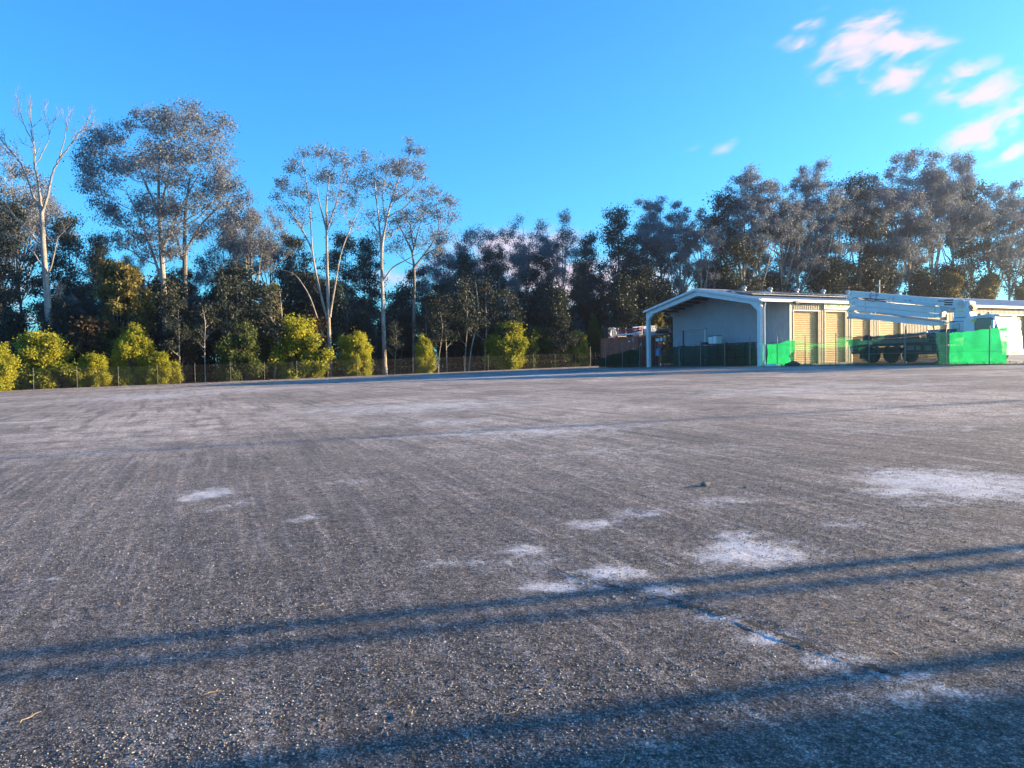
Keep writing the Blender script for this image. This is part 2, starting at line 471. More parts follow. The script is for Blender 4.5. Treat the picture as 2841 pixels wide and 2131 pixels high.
def asphalt_material():
    m = bpy.data.materials.new('old_asphalt'); m.use_nodes = True
    t = m.node_tree; b = t.nodes['Principled BSDF']; b.inputs['Roughness'].default_value = .82; b.inputs['Specular IOR Level'].default_value = .3
    co = t.nodes.new('ShaderNodeTexCoord').outputs['Object']
    def noise(s, det=5, ro=.6, vec=co, sc=None, rot=0):
        if sc is not None:
            mp = t.nodes.new('ShaderNodeMapping'); mp.vector_type = 'TEXTURE'; mp.inputs['Scale'].default_value = sc; mp.inputs['Rotation'].default_value = (0, 0, rot); t.links.new(vec, mp.inputs[0]); vec = mp.outputs[0]
        n = t.nodes.new('ShaderNodeTexNoise'); n.inputs['Scale'].default_value = s; n.inputs['Detail'].default_value = det; n.inputs['Roughness'].default_value = ro
        t.links.new(vec, n.inputs['Vector']); return n.outputs['Fac']
    def mr(v, a, b_, c, d, smooth=False):
        n = t.nodes.new('ShaderNodeMapRange'); n.inputs[1].default_value = a; n.inputs[2].default_value = b_; n.inputs[3].default_value = c; n.inputs[4].default_value = d
        if smooth: n.interpolation_type = 'SMOOTHSTEP'
        t.links.new(v, n.inputs[0]); return n.outputs[0]
    def ma(op, a, c, clamp=False):
        n = t.nodes.new('ShaderNodeMath'); n.operation = op; n.use_clamp = clamp
        for i, v in enumerate((a, c)):
            if isinstance(v, (int, float)): n.inputs[i].default_value = v
            else: t.links.new(v, n.inputs[i])
        return n.outputs[0]
    def mix(f, a, c, blend='MIX'):
        n = t.nodes.new('ShaderNodeMix'); n.data_type = 'RGBA'; n.blend_type = blend; n.clamp_factor = True
        for i, v in ((0, f), (6, a), (7, c)):
            if isinstance(v, (int, float)): n.inputs[i].default_value = v
            elif isinstance(v, tuple): n.inputs[i].default_value = (*v, 1)
            else: t.links.new(v, n.inputs[i])
        return n.outputs[2]
    vo = t.nodes.new('ShaderNodeTexVoronoi'); vo.inputs['Scale'].default_value = 96; vo.inputs['Randomness'].default_value = 1; dis = t.nodes.new('ShaderNodeTexNoise'); dis.inputs['Scale'].default_value = 60; dis.inputs['Detail'].default_value = 3; t.links.new(co, dis.inputs['Vector'])
    dv = t.nodes.new('ShaderNodeVectorMath'); dv.operation = 'MULTIPLY_ADD'; t.links.new(dis.outputs['Color'], dv.inputs[0]); dv.inputs[1].default_value = (.018, .018, .018); t.links.new(co, dv.inputs[2])
    t.links.new(dv.outputs[0], vo.inputs['Vector'])
    sepc = t.nodes.new('ShaderNodeSeparateColor'); t.links.new(vo.outputs['Color'], sepc.inputs[0])
    stone = mr(sepc.outputs[0], 0, 1, .45, 1.7)
    gaps = mr(vo.outputs['Distance'], .25, .62, 1.0, .35)
    big = noise(.16, 6, .6); mid = noise(1.1, 7, .7); fine = noise(9, 5, .7)
    streak = noise(1.0, 5, .6, sc=(5.0, .34, 1), rot=R(115))
    streak2 = noise(1.0, 5, .62, sc=(2.4, .11, 1), rot=R(111))
    base = mix(mr(big, .42, .58, 0, 1), (.39, .33, .298), (.69, .592, .540))
    aw = t.nodes.new('ShaderNodeAttribute'); aw.attribute_name = 'near_far_shade'
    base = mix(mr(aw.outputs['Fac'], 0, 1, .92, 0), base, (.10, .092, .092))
    base = mix(mr(mid, .44, .64, 0, .8), base, (.20, .178, .170))
    patchy = mr(noise(.11, 3, .5), .40, .56, .35, 1.0)
    base = mix(ma('MULTIPLY', mr(streak, .47, .64, 0, .78), patchy), base, (.15, .138, .138))
    base = mix(ma('MULTIPLY', mr(streak2, .50, .66, 0, .62), patchy), base, (.54, .475, .445))
    g1 = noise(21, 3, .75); g2 = noise(7.5, 4, .75)
    base = mix(1.0, base, ma('MULTIPLY', mr(g1, .30, .70, .42, 1.62), mr(g2, .32, .68, .66, 1.36)), 'MULTIPLY')
    base = mix(1.0, base, ma('MULTIPLY', stone, gaps), 'MULTIPLY')
    at = t.nodes.new('ShaderNodeAttribute'); at.attribute_name = 'dust'
    dn = ma('ADD', at.outputs['Fac'], mr(noise(2.6, 7, .72), .3, .7, -.5, .4))
    dn = ma('ADD', dn, mr(fine, .3, .7, -.28, .28))
    dn = ma('ADD', dn, mr(sepc.outputs[0], 0, 1, -.16, .16))
    dm = mr(dn, .05, 1.05, 0, .85, True)
    dm = ma('MULTIPLY', dm, ma('GREATER_THAN', at.outputs['Fac'], .01))
    dustc = mix(mr(noise(14, 4, .7), .35, .65, 0, 1), (.78, .76, .78), (.55, .535, .56))
    dustc = mix(1.0, dustc, mr(sepc.outputs[1], 0, 1, .72, 1.1), 'MULTIPLY')
    base = mix(dm, base, dustc)
    t.links.new(base, b.inputs['Base Color'])
    hgt = ma('ADD', ma('MULTIPLY', ma('SUBTRACT', 1.0, vo.outputs['Distance']), .55), ma('MULTIPLY', sepc.outputs[2], .45))
    b1 = t.nodes.new('ShaderNodeBump'); b1.inputs['Strength'].default_value = .55; b1.inputs['Distance'].default_value = .007; t.links.new(hgt, b1.inputs['Height'])
    b2 = t.nodes.new('ShaderNodeBump'); b2.inputs['Strength'].default_value = .5; b2.inputs['Distance'].default_value = .045
    t.links.new(ma('ADD', ma('MULTIPLY', mid, .6), ma('ADD', ma('MULTIPLY', ma('ADD', ma('MULTIPLY', streak, .8), ma('MULTIPLY', streak2, .3)), patchy), ma('ADD', ma('MULTIPLY', fine, .30), ma('MULTIPLY', g1, .22)))), b2.inputs['Height']); t.links.new(b1.outputs[0], b2.inputs['Normal'])
    t.links.new(b2.outputs[0], b.inputs['Normal'])
    return m
M_ASPHALT = asphalt_material()
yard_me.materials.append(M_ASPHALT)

# loose chips on the near part of the yard
def chips(n, y0, y1, smin, smax, name):
    v = rng.random(n); Yc = y0 + (y1 - y0) * v ** 1.2
    Xc = rng.uniform(-.95, .95, n) * (Yc + 1.0)
    ang = rng.uniform(0, 2 * math.pi, n)
    s = smin + (smax - smin) * rng.random(n) ** 2.5
    keep = rng.random(n) < np.clip(.45 + 1.5 * wob(Xc, Yc, 1.1, 21) + .8 * wob(Xc, Yc, 3.3, 22), .06, 1)
    Xc, Yc, ang, s = Xc[keep], Yc[keep], ang[keep], s[keep]; n = len(Xc)
    el = rng.uniform(.55, 1.0, n); hh = rng.uniform(.35, .8, n)
    oct_ = np.array([(1, 0, 0), (0, 1, 0), (-1, 0, 0), (0, -1, 0), (0, 0, 1), (0, 0, -.4)], float)
    P = oct_[None] * np.stack([s, s * el, s * hh], -1)[:, None, :] + rng.normal(0, .18, (n, 6, 3)) * s[:, None, None]
    ca, sa = np.cos(ang)[:, None], np.sin(ang)[:, None]
    Xw = P[..., 0] * ca - P[..., 1] * sa + Xc[:, None]; Yw = P[..., 0] * sa + P[..., 1] * ca + Yc[:, None]
    Zb = G(Xc, Yc) + .010 * wob(Xc, Yc, 1.3, 1) * np.exp(-np.hypot(Xc, Yc) / 22) + .006 * wob(Xc, Yc, 5.5, 2) * np.exp(-np.hypot(Xc, Yc) / 22)
    l1, l2, l3 = lip_field(Xc, Yc); sdd = l1 * l2 + .03 * wob(Xc, Yc, 9, 5); ef = np.clip(l3 * 6, 0, 1) * np.clip((1 - l3) * 6, 0, 1)
    Zb = Zb + ef * .014 * (1 / (1 + np.exp(-np.clip(sdd, -3, 3) / .035))) * np.exp(-np.clip(sdd, 0, None) / .7)
    Zw = P[..., 2] + Zb[:, None] + s[:, None] * .12
    fr = np.array([(0, 1, 4), (1, 2, 4), (2, 3, 4), (3, 0, 4), (1, 0, 5), (2, 1, 5), (3, 2, 5), (0, 3, 5)])
    Fq = (np.arange(n)[:, None, None] * 6 + fr[None]).reshape(-1, 3)
    me = np_mesh(name, np.stack([Xw, Yw, Zw], -1).reshape(-1, 3), Fq)
    o = link(bpy.data.objects.new(name, me)); tag(o, kind='stuff')
    return o
def chip_mat():
    m = bpy.data.materials.new('stone_chips'); m.use_nodes = True
    t = m.node_tree; b = t.nodes['Principled BSDF']; b.inputs['Roughness'].default_value = .8
    g = t.nodes.new('ShaderNodeNewGeometry'); r = t.nodes.new('ShaderNodeValToRGB')
    e = r.color_ramp.elements; e[0].color = (.06, .058, .065, 1); e[1].color = (.40, .38, .37, 1); e[1].position = 1.0
    k = r.color_ramp.elements.new(.6); k.color = (.17, .16, .16, 1)
    t.links.new(g.outputs['Random Per Island'], r.inputs[0]); t.links.new(r.outputs[0], b.inputs['Base Color'])
    return m
gravel = chips(160000, 1.6, 9.5, .0022, .0085, 'gravel'); gravel.data.materials.append(chip_mat())

# worn painted line
def strip_on_ground(name, pts, width, z=.006, n=20):
    V, Fs = [], []
    for k in range(len(pts)):
        a = Vector(pts[max(k - 1, 0)]); b_ = Vector(pts[min(k + 1, len(pts) - 1)]); d = (b_ - a); d.z = 0; d.normalize(); s = Vector((-d.y, d.x, 0)) * width / 2
        for sg in (-1, 1):
            p = Vector(pts[k]) + s * sg; V.append((p.x, p.y, gz(p.x, p.y) + z))
    Fs = [(2 * k, 2 * k + 1, 2 * k + 3, 2 * k + 2) for k in range(len(pts) - 1)]
    me = bpy.data.meshes.new(name); me.from_pydata(V, [], Fs); return me
pa, pb = on_ground(-260, 1186), on_ground(140, 1170)
me = strip_on_ground('painted_line', [pa.lerp(pb, k / 12) for k in range(13)], .14, .014)
def worn_paint():
    m = mat('worn_white_paint', (.74, .72, .68), .8, var=.2, vscale=6)
    t = m.node_tree; out = t.nodes['Material Output']; b = t.nodes['Principled BSDF']
    n = t.nodes.new('ShaderNodeTexNoise'); n.inputs['Scale'].default_value = 3.0; n.inputs['Detail'].default_value = 8; n.inputs['Roughness'].default_value = .7
    t.links.new(t.nodes.new('ShaderNodeTexCoord').outputs['Object'], n.inputs['Vector'])
    r = t.nodes.new('ShaderNodeMapRange'); r.inputs[1].default_value = .56; r.inputs[2].default_value = .62; t.links.new(n.outputs['Fac'], r.inputs[0])
    tr = t.nodes.new('ShaderNodeBsdfTransparent'); ms = t.nodes.new('ShaderNodeMixShader')
    t.links.new(r.outputs[0], ms.inputs[0]); t.links.new(b.outputs[0], ms.inputs[1]); t.links.new(tr.outputs[0], ms.inputs[2]); t.links.new(ms.outputs[0], out.inputs[0])
    return m
me.materials.append(worn_paint())
pl = link(bpy.data.objects.new('painted_line', me)); tag(pl, kind='structure')

# concrete apron round the shed and under the pump truck, behind the net fence
def frame_at(origin, a, w):
    return Matrix(((a.x, w.x, 0, origin.x), (a.y, w.y, 0, origin.y), (0, 0, 1, origin.z), (0, 0, 0, 1)))
SHED_M = frame_at(C0, SA, SW)
xs_ = np.linspace(.15, 60, 40); ys_ = np.linspace(-34, 20, 40)
XX, YY = np.meshgrid(xs_, ys_)
WX = C0.x + SA.x * XX + SW.x * YY; WY = C0.y + SA.y * XX + SW.y * YY
apr_me = grid_mesh('concrete_apron', WX, WY, G(WX, WY) + .03)
apr = link(bpy.data.objects.new('concrete_apron', apr_me)); tag(apr, kind='structure')
apr_me.materials.append(mat('old_concrete', (.36, .34, .31), .85, var=.35, vscale=.8, bump=.3, bscale=12, dirt=(.16, .15, .14), dscale=.35, damt=.8))

# the open joint along the lip: a thin dark crack
crk = [Vector((*p, 0)) for p in lip]; cp = []
for k in range(len(crk) - 1):
    for j in range(14): cp.append(crk[k].lerp(crk[k + 1], j / 14))
V, Fs = [], []; rc = random.Random(9); wv = .02
for k, p in enumerate(cp):
    d = (cp[min(k + 1, len(cp) - 1)] - cp[max(k - 1, 0)]).normalized(); s_ = Vector((-d.y, d.x, 0))
    wv = min(.018, max(.003, wv + rc.uniform(-.008, .008))) * (1 if 4 < k < len(cp) - 5 else .4); c_ = p + s_ * (.03 * float(wob(np.array([p.x]), np.array([p.y]), 9, 5)[0]) + rc.uniform(-.01, .01) - .02)
    for sg in (-1, 1):
        q = c_ + s_ * wv * sg; V.append((q.x, q.y, gz(q.x, q.y) + .010 * float(wob(np.array([q.x]), np.array([q.y]), 1.3, 1)[0]) + .0085))
for k in range(len(cp) - 1): Fs.append((2 * k, 2 * k + 1, 2 * k + 3, 2 * k + 2))
cme = bpy.data.meshes.new('pavement_crack'); cme.from_pydata(V, [], Fs); cme.materials.append(mat('crack_filler', (.022, .022, .024), .9, var=.4, vscale=30))
tag(link(bpy.data.objects.new('pavement_crack', cme)), kind='structure')

# stones and litter lying on the yard
M_ROCK = mat('grey_rock', (.20, .185, .165), .9, var=.4, vscale=20, bump=.6, bscale=60)
def rock(px, py, r, label, seed):
    p = on_ground(px, py)
    bm = bmesh.new(); bmesh.ops.create_icosphere(bm, subdivisions=2, radius=r)
    rr = random.Random(seed)
    for v in bm.verts:
        v.co = Vector((v.co.x * 1.35, v.co.y * 1.0, v.co.z * .8)) * rr.uniform(.82, 1.15)
    mb = MB().bm(bm); o = mb.build('rock', M_ROCK); o.location = (p.x, p.y, p.z + r * .55); tag(o, label, 'rock')
rock(1957, 1349, .036, 'fist-sized grey rock casting a long thin shadow on the asphalt', 3)
rock(2068, 1354, .016, 'small pale stone lying beside the long-shadowed rock', 4)
rock(84, 1189, .035, 'dark lump of stone beyond the worn painted line', 5)
M_TWIG = mat('dry_twig', (.33, .26, .17), .9, var=.3)
def twig(px, py, L, ang, label, seed):
    p = on_ground(px, py); rr = random.Random(seed); mb = MB(); pts = []
    for k in range(6):
        u = k / 5 - .5; pts.append((math.cos(ang) * u * L + rr.uniform(-1, 1) * .006, math.sin(ang) * u * L + rr.uniform(-1, 1) * .006, .006 + rr.uniform(0, .006)))
    mb.tube(pts, [.0016, .002, .002, .0018, .0014, .001], 5)
    a2 = ang + rr.choice((-.7, .7)); q = Vector(pts[3]); mb.tube([q, q + Vector((math.cos(a2), math.sin(a2), .15)) * L * .3], [.0018, .001], 5)
    o = mb.build('twig', M_TWIG); o.location = (p.x, p.y, p.z + .006); tag(o, label, 'twig', 'dry twigs on the asphalt')
for i, (px, py, L, a) in enumerate([(1730, 2115, .10, 1.2), (1430, 1985, .11, .4), (80, 2000, .10, 1.3), (880, 1690, .10, .2), (1140, 1980, .09, 2.0), (590, 1930, .08, .7), (2330, 2050, .07, 2.4)]):
    twig(px, py, L, a, 'thin dry twig lying on the rough asphalt', i)
# ------------------------------------------------------------------ shed
M_WALL = mat('cream_steel_sheet', (.46, .37, .24), .5, var=.12, vscale=.7, dirt=(.30, .26, .2), dscale=.5, damt=.35)
M_INNER = mat('grey_steel_sheet', (.34, .36, .40), .5, var=.12, vscale=.6, dirt=(.24, .24, .25), dscale=.8, damt=.5)
M_WHITE = mat('white_steel', (.72, .72, .72), .45, var=.1, vscale=2, dirt=(.45, .42, .36), dscale=1.5, damt=.3)
M_ROOF = mat('zinc_roof_sheet', (.52, .52, .53), .35, metal=.3, var=.15, vscale=.5)
M_DOOR = mat('cream_roller_door', (.54, .37, .165), .45, var=.1, vscale=1.0, dirt=(.30, .24, .15), dscale=.6, damt=.3)
M_DARK = mat('dark_steel', (.05, .05, .055), .6, var=.2)
M_GALV = mat('galvanised_steel', (.42, .43, .44), .45, metal=.6, var=.25, vscale=5)
M_PANEL = mat('solar_glass', (.03, .025, .035), .12, var=.15, vscale=2, spec=.8)
M_TIMBER = mat('weathered_timber', (.26, .20, .13), .85, var=.4, vscale=6)
M_BLACK = mat('black_plastic', (.02, .02, .022), .5, var=.2)
M_WPLAST = mat('white_plastic', (.75, .76, .77), .5, var=.12, vscale=3, dirt=(.45, .42, .36), damt=.35)
M_RUST = mat('rust_red_paint', (.42, .11, .065), .65, var=.3, vscale=2, dirt=(.09, .03, .02), dscale=1.5, damt=.8, bump=.1)
M_RED = mat('faded_red_paint', (.36, .05, .07), .55, var=.25, vscale=4)
M_BLUE = mat('blue_plastic', (.12, .28, .55), .5, var=.2)
M_GSIGN = mat('sign_green_letters', (.20, .42, .06), .6, var=.15)
M_SIGN = mat('sign_cream_board', (.72, .66, .48), .6, var=.12)

EAVE, RIDGE, SW_W, SL = 4.97, 6.28, 13.46, 56.0
HALF = SW_W / 2
def zroof(y): return EAVE + (RIDGE - EAVE) * (1 - abs(y - HALF) / HALF)
def wall_x(px, py=950, y=0.0):
    """shed-local x and z where the pixel's ray meets the vertical plane at shed-local y"""
    d = ray(px, py); o = EYE - C0
    n = SW
    t = (y - o.dot(n)) / d.dot(n)
    p = o + d * t
    return p.dot(SA), p.z
def gable_y(px, py=950, x=0.0):
    d = ray(px, py); o = EYE - C0
    t = (x - o.dot(SA)) / d.dot(SA)
    p = o + d * t
    return p.dot(SW), p.z

shed = empty('shed', matrix=SHED_M, label='long cream steel shed with an open carport end and a low gable roof', cat='shed')
def ribbed(a0, a1, zb, zt, P, pitch=.20, depth=.035):
    """vertical ribbed sheet: a along the wall, P(a, off, z) -> point"""
    prof = []
    a = a0
    while a < a1 - 1e-4:
        for da, off in ((0, 0), (.46, 0), (.56, depth), (.90, depth)):
            if a + da * pitch < a1: prof.append((a + da * pitch, off))
        a += pitch
    prof.append((a1, 0))
    V, Fs = [], []
    for (a, off) in prof:
        V += [P(a, off, zb(a) if callable(zb) else zb), P(a, off, zt(a) if callable(zt) else zt)]
    for k in range(len(prof) - 1): Fs.append((2 * k, 2 * k + 2, 2 * k + 3, 2 * k + 1))
    return V, Fs
def wall_part(name, V, Fs, m, parent=shed):
    mb = MB(); mb.add(V, Fs); return mb.build(name, m, parent)

# portal frames
def frame(x0, x1, name_c='column', name_r='rafter', m=M_WHITE, w=.30):
    for y in (0.0, SW_W):
        mb = MB(); ya, yb = (y, y + w) if y == 0 else (y - w, y)
        mb.cbox((x0, ya, -.25), (x1, yb, EAVE - .30), .012); mb.build(name_c, m, shed)
    for s in (0, 1):
        f = (lambda y: y) if s == 0 else (lambda y: SW_W - y)
        pts = [(f(0), EAVE - .297), (f(0), EAVE - .02), (f(HALF), RIDGE - .02), (f(HALF), RIDGE - .50), (f(.95), zroof(.95) - .47), (f(w), EAVE - .80), (f(w), EAVE - .297)]
        mb = MB(); mb.prism([(a, b) for a, b in pts], x0 + .002, x1 - .002, 'x'); mb.build(name_r, m, shed)
frame(0, .28)
# inner gable wall of the carport, ribbed
yl, _ = gable_y(1868, 900, 3.0)
V, Fs = ribbed(0.0, SW_W, -.2, lambda a: zroof(a) - .06, lambda a, o, z: (3.0 - o, a, z), .19, .03)
inner_wall = wall_part('end_wall', V, Fs, M_INNER)
# roller door in the end wall
y1, zt = gable_y(1897, 917, 2.9); y0, zt2 = gable_y(1955, 915, 2.9)
def slat_door(name, P, a0, a1, z0, z1, m, parent, pitch=.11, depth=.022):
    V, Fs = [], []; prof = []; z = z0
    while z < z1 - 1e-4:
        for dz, off in ((0, 0), (.55, depth), (.85, depth * .3)):
            if z + dz * pitch < z1: prof.append((z + dz * pitch, off))
        z += pitch
    prof.append((z1, 0))
    for z, o in prof: V += [P(a0, o, z), P(a1, o, z)]
    for k in range(len(prof) - 1): Fs.append((2 * k, 2 * k + 1, 2 * k + 3, 2 * k + 2))
    mb = MB(); mb.add(V, Fs); return mb.build(name, m, parent)
d_in = slat_door('roller_door', lambda a, o, z: (2.93 - o, a, z), y0, y1, 0.0, zt, M_INNER, shed, .13, .03)
mb = MB(); mb.box((2.86, y0 - .12, 0), (2.962, y0, zt)); mb.build('door_guide', M_WHITE, d_in)
mb = MB(); mb.box((2.86, y1, 0), (2.962, y1 + .12, zt)); mb.build('door_guide', M_DARK, d_in)
mb = MB(); mb.box((2.84, y0 - .14, zt + .002), (2.962, y1 + .14, zt + .13)); mb.build('door_head', M_GALV, d_in)
for z in (zt * .62, zt * .86):
    mb = MB(); mb.box((2.86, y0 + .15, z), (2.895, y1 - .5, z + .05)); mb.build('brace_bar', M_GALV, d_in)

# long sunny wall: sheet between door openings
doors_px = [(2199, 2272), (2287, 2347), (2361, 2416), (2436, 2500), (2572, 2628)]
doors = [(wall_x(a)[0], wall_x(b)[0]) for a, b in doors_px]
last = doors[-1][1]
doors += [(last + 3.5 + 5.2 * k, last + 3.5 + 5.2 * k + 3.2) for k in range(4)]
DH = 4.15
edge = 3.0
sections = []
for a, b in doors:
    sections.append((edge, a)); edge = b
sections.append((edge, SL))
for a, b in sections:
    V, Fs = ribbed(a, b, -.2, EAVE - .04, lambda a_, o, z: (a_, -o, z), .20, .04)
    wall_part('wall_sheet', V, Fs, M_WALL)
REC = .15
for k, (a, b) in enumerate(doors):
    V, Fs = ribbed(a, b, DH, EAVE - .04, lambda a_, o, z: (a_, -o, z), .20, .04)
    wall_part('wall_sheet', V, Fs, M_WALL)
    d = slat_door('roller_door', lambda a_, o, z: (a_, REC - o, z), a, b, .03, DH, M_DOOR, shed, .14, .03)
    for xx in (a, b):
        s = 1 if xx == a else -1
        mb = MB(); mb.box((min(xx, xx + .10 * s), -.055, 0), (max(xx, xx + .10 * s), REC - .035, DH - .002)); mb.build('door_guide', M_WALL, d)
    mb = MB(); mb.box((a - .02, -.062, DH), (b + .02, REC, DH + .07)); mb.build('door_head', M_WHITE, d)
    mb = MB(); mb.box((a + .105, REC - .09, .031), (b - .105, REC - .035, .16)); mb.build('bottom_rail', M_GALV, d)
# corner trims, back wall, far end
mb = MB(); mb.box((2.93, -.07, -.2), (3.05, -.042, EAVE - .1)); mb.build('corner_flashing', M_SIGN, shed)
V, Fs = ribbed(3.0, SL, -.2, EAVE - .04, lambda a_, o, z: (a_, SW_W + o, z), .40, .04); wall_part('back_wall', V, Fs, M_INNER)
V, Fs = ribbed(0.0, SW_W, -.2, lambda a: zroof(a) - .06, lambda a, o, z: (SL + o, a, z), .40, .03); wall_part('far_end_wall', V, Fs, M_WALL)
# roof: two ribbed slopes
def slope(name, f):
    prof = []; x = -.18
    while x < SL + .1:
        prof += [(x, 0), (x + .10, 0), (x + .13, .035), (x + .20, .035)]; x += .24
    V, Fs = [], []
    for x, o in prof:
        V += [(x, f(-.16), zroof(0) - .16 * .195 + o), (x, f(HALF), RIDGE + o)]
    for k in range(len(prof) - 1): Fs.append((2 * k, 2 * k + 2, 2 * k + 3, 2 * k + 1))
    # underside sheet, so the roof has thickness
    o = len(V); V += [(-.18, f(-.16), zroof(0) - .05), (SL, f(-.16), zroof(0) - .05), (SL, f(HALF), RIDGE - .018), (-.18, f(HALF), RIDGE - .018)]; Fs.append((o, o + 1, o + 2, o + 3))
    mb = MB(); mb.add(V, Fs); return mb.build(name, M_ROOF, shed)
roof_front = slope('roof', lambda y: y)
roof_back = slope('roof', lambda y: SW_W - y)
mb = MB(); mb.prism([(HALF - .22, RIDGE - .0), (HALF, RIDGE + .075), (HALF + .22, RIDGE - .0), (HALF, RIDGE + .05)], -.19, SL + .05, 'x'); mb.build('ridge_cap', M_ROOF, shed)
# barge boards on the carport gable
for s in (0, 1):
    f = (lambda y: y) if s == 0 else (lambda y: SW_W - y)
    mb = MB(); mb.prism([(f(-.17), EAVE - .16), (f(-.17), EAVE + .03), (f(HALF), RIDGE + .09), (f(HALF), RIDGE - .10)], -.22, -.185, 'x'); mb.build('barge_board', M_WHITE, shed)
# gutter, downpipe, purlins
mb = MB(); mb.prism([(-.34, EAVE - .20), (-.34, EAVE + .0), (-.325, EAVE + .0), (-.325, EAVE - .185), (-.175, EAVE - .185), (-.175, EAVE - .03), (-.165, EAVE - .03), (-.165, EAVE - .20)], -.2, SL, 'x'); mb.build('gutter', M_WHITE, shed)
mb = MB(); mb.tube([(.36, -.20, EAVE - .19), (.36, -.13, EAVE - .4), (.36, -.07, EAVE - .6), (.36, -.07, .02)], .05, 8); mb.build('downpipe', M_WHITE, shed, smooth=True)
for k in range(7):
    for s in (0, 1):
        y = .7 + k * .98; y = y if s == 0 else SW_W - y
        mb = MB(); mb.box((.282, y - .04, zroof(y) - .245), (2.96, y + .04, zroof(y) - .06)); mb.build('purlin', M_DARK, shed)
# floodlight on the corner
x, z = wall_x(2203, 838)
mb = MB(); mb.box((3.05, -.35, z - .05), (3.10, -.07, z)); mb.cbox((2.95, -.62, z - .16), (3.30, -.36, z + .02), .02); mb.build('floodlight', M_DARK, shed)
# sign board over the second door
a, b = doors[1]; bw = wall_x(2283)[0]
mb = MB(); mb.cbox((bw, -.13, 4.30), (b + 1.2, -.075, 4.84), .01); sign = mb.build('sign_board', M_SIGN, shed)
text_mesh('sign_lettering', 'DIRECT CONCRETE PUMPING', .44, Matrix.Translation((bw + .12, -.134, 4.60)) @ Matrix.Rotation(R(90), 4, 'X') @ Matrix.Diagonal((.62, 1, 1, 1)), M_GSIGN, sign, .002, 'LEFT')
# solar panels in two rows on the front slope
sl = math.atan2(RIDGE - EAVE, HALF); L_s = HALF / math.cos(sl)
def on_slope(x, s, up): return Vector((x, s * math.cos(sl) - up * math.sin(sl), EAVE + s * math.sin(sl) + up * math.cos(sl)))
def panel_mesh():
    mb = MB(); mb.cbox((0, 0, 0), (1.0, 1.62, .04), .006)
    mb.cur = 1
    for i in range(1): mb.box((.03, .03, .0405), (.97, 1.59, .0425))
    mb.cur = 2
    for i in range(1, 6): mb.box((i / 6 - .002 + .0, .03, .0428), (i / 6 + .002, 1.59, .0432))
    return mb
first = None
for row in range(2):
    for k in range(19):
        x = 1.2 + k * 1.03 + row * .6
        p = on_slope(x, 2.0 + row * 1.72, .16)
        if first is None:
            o = panel_mesh().build('solar_panel', [M_GALV, M_PANEL, M_GALV], roof_front); first = o
        else:
            o = first.copy(); COL.objects.link(o); o.parent = roof_front
        o.matrix_local = Matrix.Translation(p) @ Matrix.Rotation(sl, 4, 'X')
for row in range(2):
    for s in (.3, 1.3):
        q0, q1 = on_slope(1.0, 2.0 + row * 1.72 + s, .10), on_slope(21.6, 2.0 + row * 1.72 + s, .10)
        mb = MB(); mb.tube([q0, q1], .035, 4); mb.build('panel_rail', M_DARK, roof_front)
# whirling roof vents along the ridge
def vent_mesh():
    mb = MB(); mb.lathe([(.20, -.12), (.18, .10), (.24, .12), (.31, .22), (.33, .32), (.28, .44), (.16, .53), (.04, .56)], n=20)
    for i in range(20):
        t = 2 * math.pi * i / 20
        c, s = math.cos(t), math.sin(t)
        mb.tube([(.25 * c, .25 * s, .13), (.34 * c, .34 * s, .26), (.33 * c, .33 * s, .37), (.17 * c, .17 * s, .53)], .012, 4)
    return mb
first = None
for k, px in enumerate((2063, 2135, 2209, 2282, 2350, 2420, 2490)):
    x, _ = wall_x(px, 800, HALF)
    if first is None: o = vent_mesh().build('roof_vent', M_GALV, roof_front, smooth=True); first = o
    else: o = first.copy(); COL.objects.link(o); o.parent = roof_front
    o.location = (x, HALF - .05, RIDGE + .08); o.scale = (.72, .72, .62)

# ------------------------------------------------------------------ shipping container and the things stored on it
CT = 2.85
cont_M = SHED_M @ Matrix.Translation((.85, 15.9, gz(11.5, 69.5) - C0.z + .02))
cont = empty('shipping_container', matrix=cont_M, label='rust red corrugated shipping container beside the carport, pipes stored on its roof', cat='container')
CW, CLn = 2.44, 6.06
V, Fs = ribbed(.12, CLn - .12, .16, CT - .12, lambda a, o, z: (.03 + o * -1 + .02, a, z), .28, .045); wall_part('side_wall', V, Fs, M_RUST, cont)
V, Fs = ribbed(.12, CLn - .12, .16, CT - .12, lambda a, o, z: (CW - .03 + o * .6, a, z), .28, .045); wall_part('side_wall', V, Fs, M_RUST, cont)
mb = MB(); mb.box((.03, CLn - .05, .16), (CW - .03, CLn - .01, CT - .1)); mb.build('end_wall', M_RUST, cont)
mb = MB(); mb.box((.02, .02, CT - .06), (CW - .02, CLn - .02, CT - .02)); mb.build('roof', M_RUST, cont)
for x in (0, CW - .12):
    for y in (0, CLn - .12):
        mb = MB(); mb.cbox((x, y, 0), (x + .12, y + .12, CT), .01); mb.build('corner_post', M_RUST, cont)
for z in (0.0, CT - .12):
    for x in (.004, CW - .116):
        mb = MB(); mb.box((x, .121, z + .002), (x + .11, CLn - .121, z + .118)); mb.build('side_rail', M_RUST, cont)
    for y in (.004, CLn - .116):
        mb = MB(); mb.box((.121, y, z + .002), (CW - .121, y + .11, z + .118)); mb.build('end_rail', M_RUST, cont)
